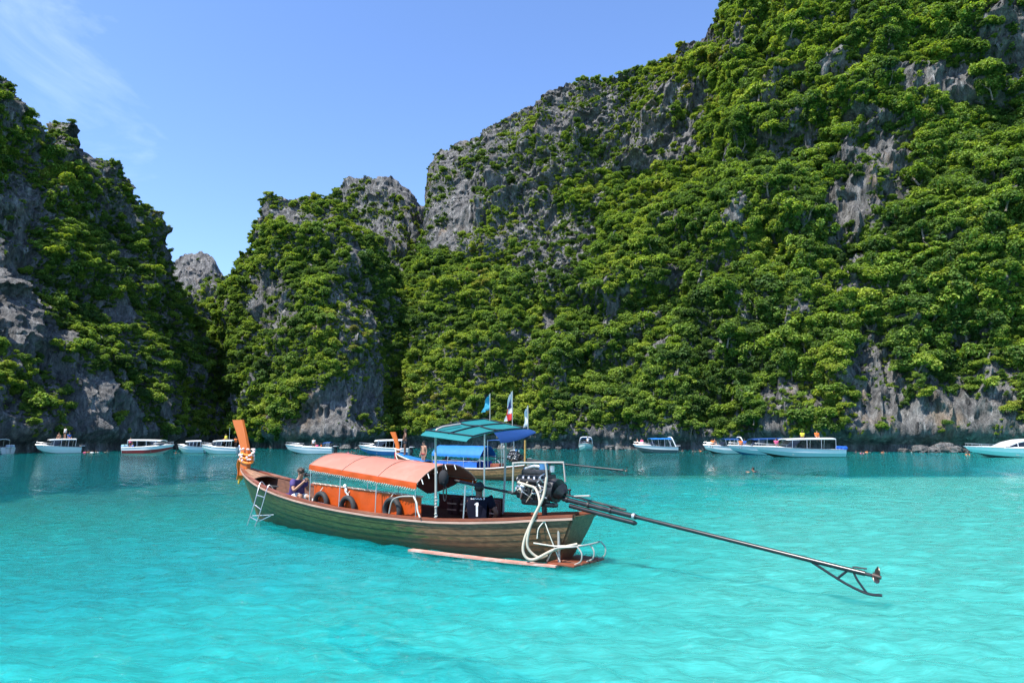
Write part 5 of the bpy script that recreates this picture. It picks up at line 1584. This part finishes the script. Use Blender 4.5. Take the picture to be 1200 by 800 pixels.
        prof = [(.72, 1.28), (.66, 1.45), (.58, 1.86), (.50, 2.08), (.38, 2.16), (.22, 2.14), (.10, 2.02)]
        for fx, z in prof:
            hw = Bm / 2 - .30
            rows.append([Vector((L * fx, y * hw * (1 - .12 * max(0, fx - .4) * 3), z - .14 * y * y)) for y in np.linspace(-1, 1, 9)])
        MB().sheet(rows, .08).build('cabin_roof', GEL, root)
        for side in (1, -1):
            hw = Bm / 2 - .32
            a = [Vector((L * fx, side * hw * (1 - .12 * max(0, fx - .4) * 3), z - .16)) for fx, z in prof]
            b = [Vector((L * fx, side * (hw + .10), 1.14)) for fx, z in prof]
            MB().sheet([[a[i].lerp(b[i], .04), b[i].lerp(a[i], .12)] for i in range(len(a))], .03, (0, -side, 0)).build('side_window', GLASS, root)
            MB().sheet([[b[i].lerp(a[i], .13), b[i] + Vector((0, side * .05, -.08))] for i in range(len(a))], .03, (0, -side, 0)).build('cabin_side', GEL, root)
            for q in (2, 4):
                MB().tube([a[q] + Vector((0, side * .01, 0)), b[q] + Vector((.1, side * .01, 0))], .03, 6).build('window_post', GEL, root)
    if rails:
        for side in (1, -1):
            MB().tube([sp_pt(L, Bm, s, 3, side) + Vector((0, -side * .06, .34)) for s in np.linspace(.66, .985, 8)], .018, 6).build('bow_rail', STEEL, root)
            for s in (.68, .78, .88, .97):
                p = sp_pt(L, Bm, s, 3, side) + Vector((0, -side * .06, 0))
                MB().tube([p, p + Vector((0, 0, .34))], .014, 6).build('rail_post', STEEL, root)
    for k in range(motors):
        y = (k - (motors - 1) / 2) * .68
        cw = MB().box((-.30, y, 1.02), (.52, .40, .46), bev=.12).build('outboard', motor_mat or BLACKPAINT, root)
        MB().box((-.26, y, .45), (.24, .16, .72), bev=.04).build('leg', motor_mat or BLACKPAINT, cw)
        MB().box((-.30, y, 1.04), (.54, .412, .06), bev=.01).build('decal_band', GEL if motor_mat is None else BLUEPL, cw)
    tag(root, label, 'boat')
    return root

def place(px, Y): p = on_water(px, Y); return (float(p[0]), float(p[1]), 0.0)
D_ = math.radians
def riders(loc, rot, spots, group_label):
    """seated or standing people: boat x, y, z, pose, heading, label, shirt, shorts"""
    for x, y, z, pose, hd, lab, sh, so in spots:
        p = W(x, y, z, loc, rot)
        person(stand_pose(1.65, pose) if pose >= 0 else sit_pose(), tuple(p), rot + hd, lab, sh, so, 1, (abs(hash((x, y))) % 2), leg=.6)

# nearest pair on the right of the lagoon, bows out into the lagoon
l = place(930, 88); l12 = place(984, 82)
speedboat(l12, D_(186), 10.6, 2.9, 'white speedboat with long white hardtop and teal water light in its lower hull colour, moored in front', 'hardtop', GELB, BLACKPAINT, None, 3, BLUEPL, (.10, .66), 2.1)
l11 = place(925, 92)
speedboat(l11, D_(188), 8.6, 2.6, 'speedboat with dark blue roof partly behind the long white hardtop boat', 'hardtop', GELB, GELN, NAVY_TARP, 2, None, (.15, .62), 2.05)
l10 = place(873, 97)
speedboat(l10, D_(182), 5.9, 2.3, 'small cruiser with teal water light in its hull colour, a raked white arch and navy awning', 'bimini', GELB, BLACKPAINT, None, 1, GEL, (.18, .52), 1.95, True, NAVY_TARP)
l9 = place(792, 101)
speedboat(l9, D_(184), 6.3, 2.5, 'white speedboat with bright blue awning and grey lower hull', 'bimini', GELK, GELK, None, 2, None, (.14, .62), 2.0)
l8 = place(687, 118)
speedboat(l8, D_(262), 5.2, 2.4, 'small boat with teal water light in its hull colour, a blue awning seen bow on under the trees', 'bimini', GELB, GELB, None, 1, None, (.2, .6), 1.9)
l13 = place(1256, 80)
speedboat(l13, D_(184), 13.0, 3.4, 'big white cabin cruiser with a dark curved window below the pale rock wall', 'cruiser', GELB, GELK, None, 2, GEL)
l7 = place(480, 88)
speedboat(l7, D_(178), 6.6, 2.5, 'white speedboat with blue lower hull behind the orange prow of the brown boat', 'hardtop', GELN, GELN, None, 2, None, (.12, .66), 1.9)
l6 = place(391, 96)
speedboat(l6, D_(180), 6.8, 2.5, 'low open white speedboat with a dark stern below the pinnacle', 'open', GEL, GELK, NAVY_TARP, 2, None, (.05, .20), 1.5)
l5 = place(279, 95)
speedboat(l5, D_(184), 5.0, 2.3, 'white cruiser with upright mast half behind the tall orange prow', 'hardtop', GELB, GEL, None, 1, GEL, (.12, .64), 1.8)
l4 = place(238, 100)
speedboat(l4, D_(205), 3.4, 2.0, 'small white cabin boat beside the white cruiser with a mast', 'hardtop', GELB, GEL, None, 1, GEL, (.10, .70), 1.7, False)
l3 = place(148, 97)
speedboat(l3, D_(-4), 6.9, 2.5, 'long speedboat with red side band and white roof under the dark cliff', 'red', GELR, GEL, None, 2, GELB, (.10, .78), 1.85)
l2 = place(93, 100)
speedboat(l2, D_(222), 5.4, 2.5, 'white motorboat with flat roof and people on top under the dark cliff', 'hardtop', GEL, GELB, None, 2, None, (.12, .72), 1.95)
l1 = place(9, 96)
speedboat(l1, D_(172), 6.4, 2.4, 'speedboat with teal water light in its hull colour under the dark cliff with only its stern in view', 'hardtop', GELB, GELN, None, 2, GEL, (.12, .66), 1.9)
mast = MB().tube([(1.2, .3, 1.0), (1.2, .3, 3.6)], .03, 7)
link('mast', mast.mesh('mast', STEEL), [o for o in bpy.data.objects if o.get('label', '').startswith('white cruiser with upright mast')][0])

riders(l2, D_(222), [(2.0, .3, 2.05, 0, .5, 'person in white standing on the flat boat roof under the dark cliff', WT, SWIM), (2.6, -.2, 2.05, -1, 1.0, 'person in dark swimwear sitting on the flat boat roof', None, SWIM), (1.4, -.4, 2.05, -1, 2., 'person in blue sitting on the flat boat roof', BLUES, SWIM)], '')
riders(l3, D_(-4), [(.4, .5, .6, -1, 1.5, 'person in blue sitting at the stern of the red banded speedboat', BLUES, SWIM), (.7, -.3, .6, 0, -1.2, 'person in pink standing at the stern of the red banded speedboat', PKS, SWIM)], '')
riders(l5, D_(184), [(1.6, .2, 1.85, -1, .9, 'person in a yellow shirt sitting on the white cruiser roof', GRS, SWIM), (.5, -.3, .7, 0, 1.2, 'person in orange standing at the white cruiser stern', ORS, SWIM)], '')
riders(l6, D_(180), [(2.2, .3, .6, -1, 1.0, 'person in pink sitting in the low open white speedboat', PKS, SWIM), (2.9, -.2, .5, 0, 1.6, 'person in white standing in the low open white speedboat', WT, SWIM), (1.8, -.5, .6, -1, .4, 'person in orange sitting in the low open white speedboat', ORS, SWIM)], '')
riders(l9, D_(184), [(5.0, .2, 1.25, -1, .7, 'person in pink sitting on the bow of the blue awning boat', PKS, SWIM), (5.5, -.2, 1.25, -1, -.4, 'person in dark swimwear sitting on the bow of the blue awning boat', None, SWIM), (3.4, .3, .6, -1, 1.2, 'person in white sitting under the bright blue awning', WT, SWIM)], '')
riders(l10, D_(182), [(4.6, .3, 1.2, -1, .8, 'person in orange sitting on the bow of the arched cruiser', ORS, SWIM), (4.2, -.2, 1.2, -1, 1.6, 'person in dark swimwear sitting on the bow of the arched cruiser', None, SWIM)], '')
riders(l11, D_(188), [(6.9, .3, 1.2, -1, 1.0, 'person in an orange vest sitting on the blue roofed speedboat bow', ORS, SWIM), (6.2, -.1, 1.2, -1, 1.2, 'person in blue sitting on the blue roofed speedboat bow', BLUES, SWIM)], '')
riders(l12, D_(186), [(7.9, .2, 1.3, -1, 1.3, 'person in pink sitting ahead of the long white hardtop', PKS, SWIM), (4.6, .2, 2.2, -1, 1.0, 'person in yellow sitting on top of the long white hardtop', GRS, SWIM), (2.6, -.2, 2.2, -1, 1.4, 'person in an orange vest sitting on top of the long white hardtop', ORS, SWIM)], '')
riders(l8, D_(262), [(3.4, .4, .7, 0, .4, 'person in white standing in the small boat under the trees', WT, SWIM)], '')

# swimmers: head, shoulders and arms above the water
def swimmer(px, Y, rz, label, vest=None, group=None, snork=False):
    J = dict(pelvis=(-.55, 0, -.28), waist=(-.38, 0, -.22), chest=(-.18, 0, -.10), neck=(-.02, 0, .02), jaw=(.05, 0, .10), crown=(.04, 0, .23), shL=(-.12, .19, -.04), shR=(-.12, -.19, -.04), elL=(.12, .34, -.08), elR=(.12, -.34, -.08), wrL=(.34, .30, -.02), wrR=(.34, -.30, -.02), haL=(.42, .28, .0), haR=(.42, -.28, .0),
             hipL=(-.60, .09, -.30), hipR=(-.60, -.09, -.30), knL=(-.98, .12, -.42), knR=(-.98, -.12, -.40), anL=(-1.36, .12, -.50), anR=(-1.36, -.12, -.46), toL=(-1.5, .12, -.56), toR=(-1.5, -.12, -.52), look=(1, 0, .1))
    p = on_water(px, Y)
    r = person(J, (float(p[0]), float(p[1]), 0.02), rz, label, vest, None, 1, 0, group=group, fine=snork, cat='person')
    return r
s_ = swimmer(883, 47, D_(160), 'swimmer in a black vest with pale arms alone in open water', SWIM, None, True)
rr = random.Random(12)
for k, (px, Y) in enumerate(((20, 104), (100, 104), (104, 106), (108, 104), (113, 105), (126, 106), (206, 100), (408, 100), (412, 103), (1003, 104), (1010, 99), (1016, 106), (1035, 103), (1052, 108), (1068, 107), (1134, 92), (800, 112), (812, 110), (820, 114), (985, 98))):
    near = 'by the white motorboat under the dark cliff' if px < 130 else 'off the red banded speedboat bow' if px < 300 else 'behind the low open white speedboat' if px < 600 else 'off the blue awning boat stern' if px < 900 else 'under the cruiser bow' if px > 1100 else 'off the long white hardtop boat stern'
    c_ = rr.choice([('an orange vest', ORS), ('dark swimwear', SWIM), ('a pink vest', PKS), ('a white shirt', WT)])
    swimmer(px, Y, rr.uniform(0, 6.2), 'swimmer in %s floating %s' % (c_[0], near), c_[1], 'swimmers along the shore')
# fallen rocks along the foot of the cliffs
def boulder(px, Y, r, seed, label):
    rg = np.random.default_rng(seed)
    bm = bmesh.new(); bmesh.ops.create_icosphere(bm, subdivisions=3, radius=1)
    V = np.array([v.co[:] for v in bm.verts])
    n_ = 1 + .35 * fbm(V[:, 0] * 1.3 + seed, V[:, 1] * 1.3, V[:, 2] * 1.3, seed, 3) - .12 * np.abs(fbm(V[:, 0] * 4, V[:, 1] * 4, V[:, 2] * 4, seed + 3, 2))
    V = V * n_[:, None] * np.array([1.3, 1.0, .72]) * r
    for v, c in zip(bm.verts, V): v.co = c
    me = bpy.data.meshes.new('boulder'); bm.to_mesh(me); bm.free()
    me.polygons.foreach_set('use_smooth', [False] * len(me.polygons))
    me.materials.append(ROCK)
    o = link('boulder', me); p = on_water(px, Y); o.location = (float(p[0]), float(p[1]), r * .28); o.rotation_euler = (0, 0, rg.uniform(0, 6))
    tag(o, label, 'rock', 'fallen rocks at the waterline')
for k, (px, Y, r) in enumerate(((405, 126, 1.5), (420, 127, 1.0), (640, 126, 1.2), (655, 127, .8), (715, 125, 1.3), (728, 124, .9), (1078, 104, 1.9), (1092, 103, 1.4), (1104, 103, 2.2), (1118, 102, 1.6), (1131, 102, 1.1), (1060, 106, 1.0))):
    boulder(px, Y, r * .62, 70 + k, 'fallen grey rock at the foot of the green pinnacle' if px < 500 else 'fallen grey rock under the trees behind the small awning boat' if px < 800 else 'fallen grey rock at the foot of the pale rock wall')
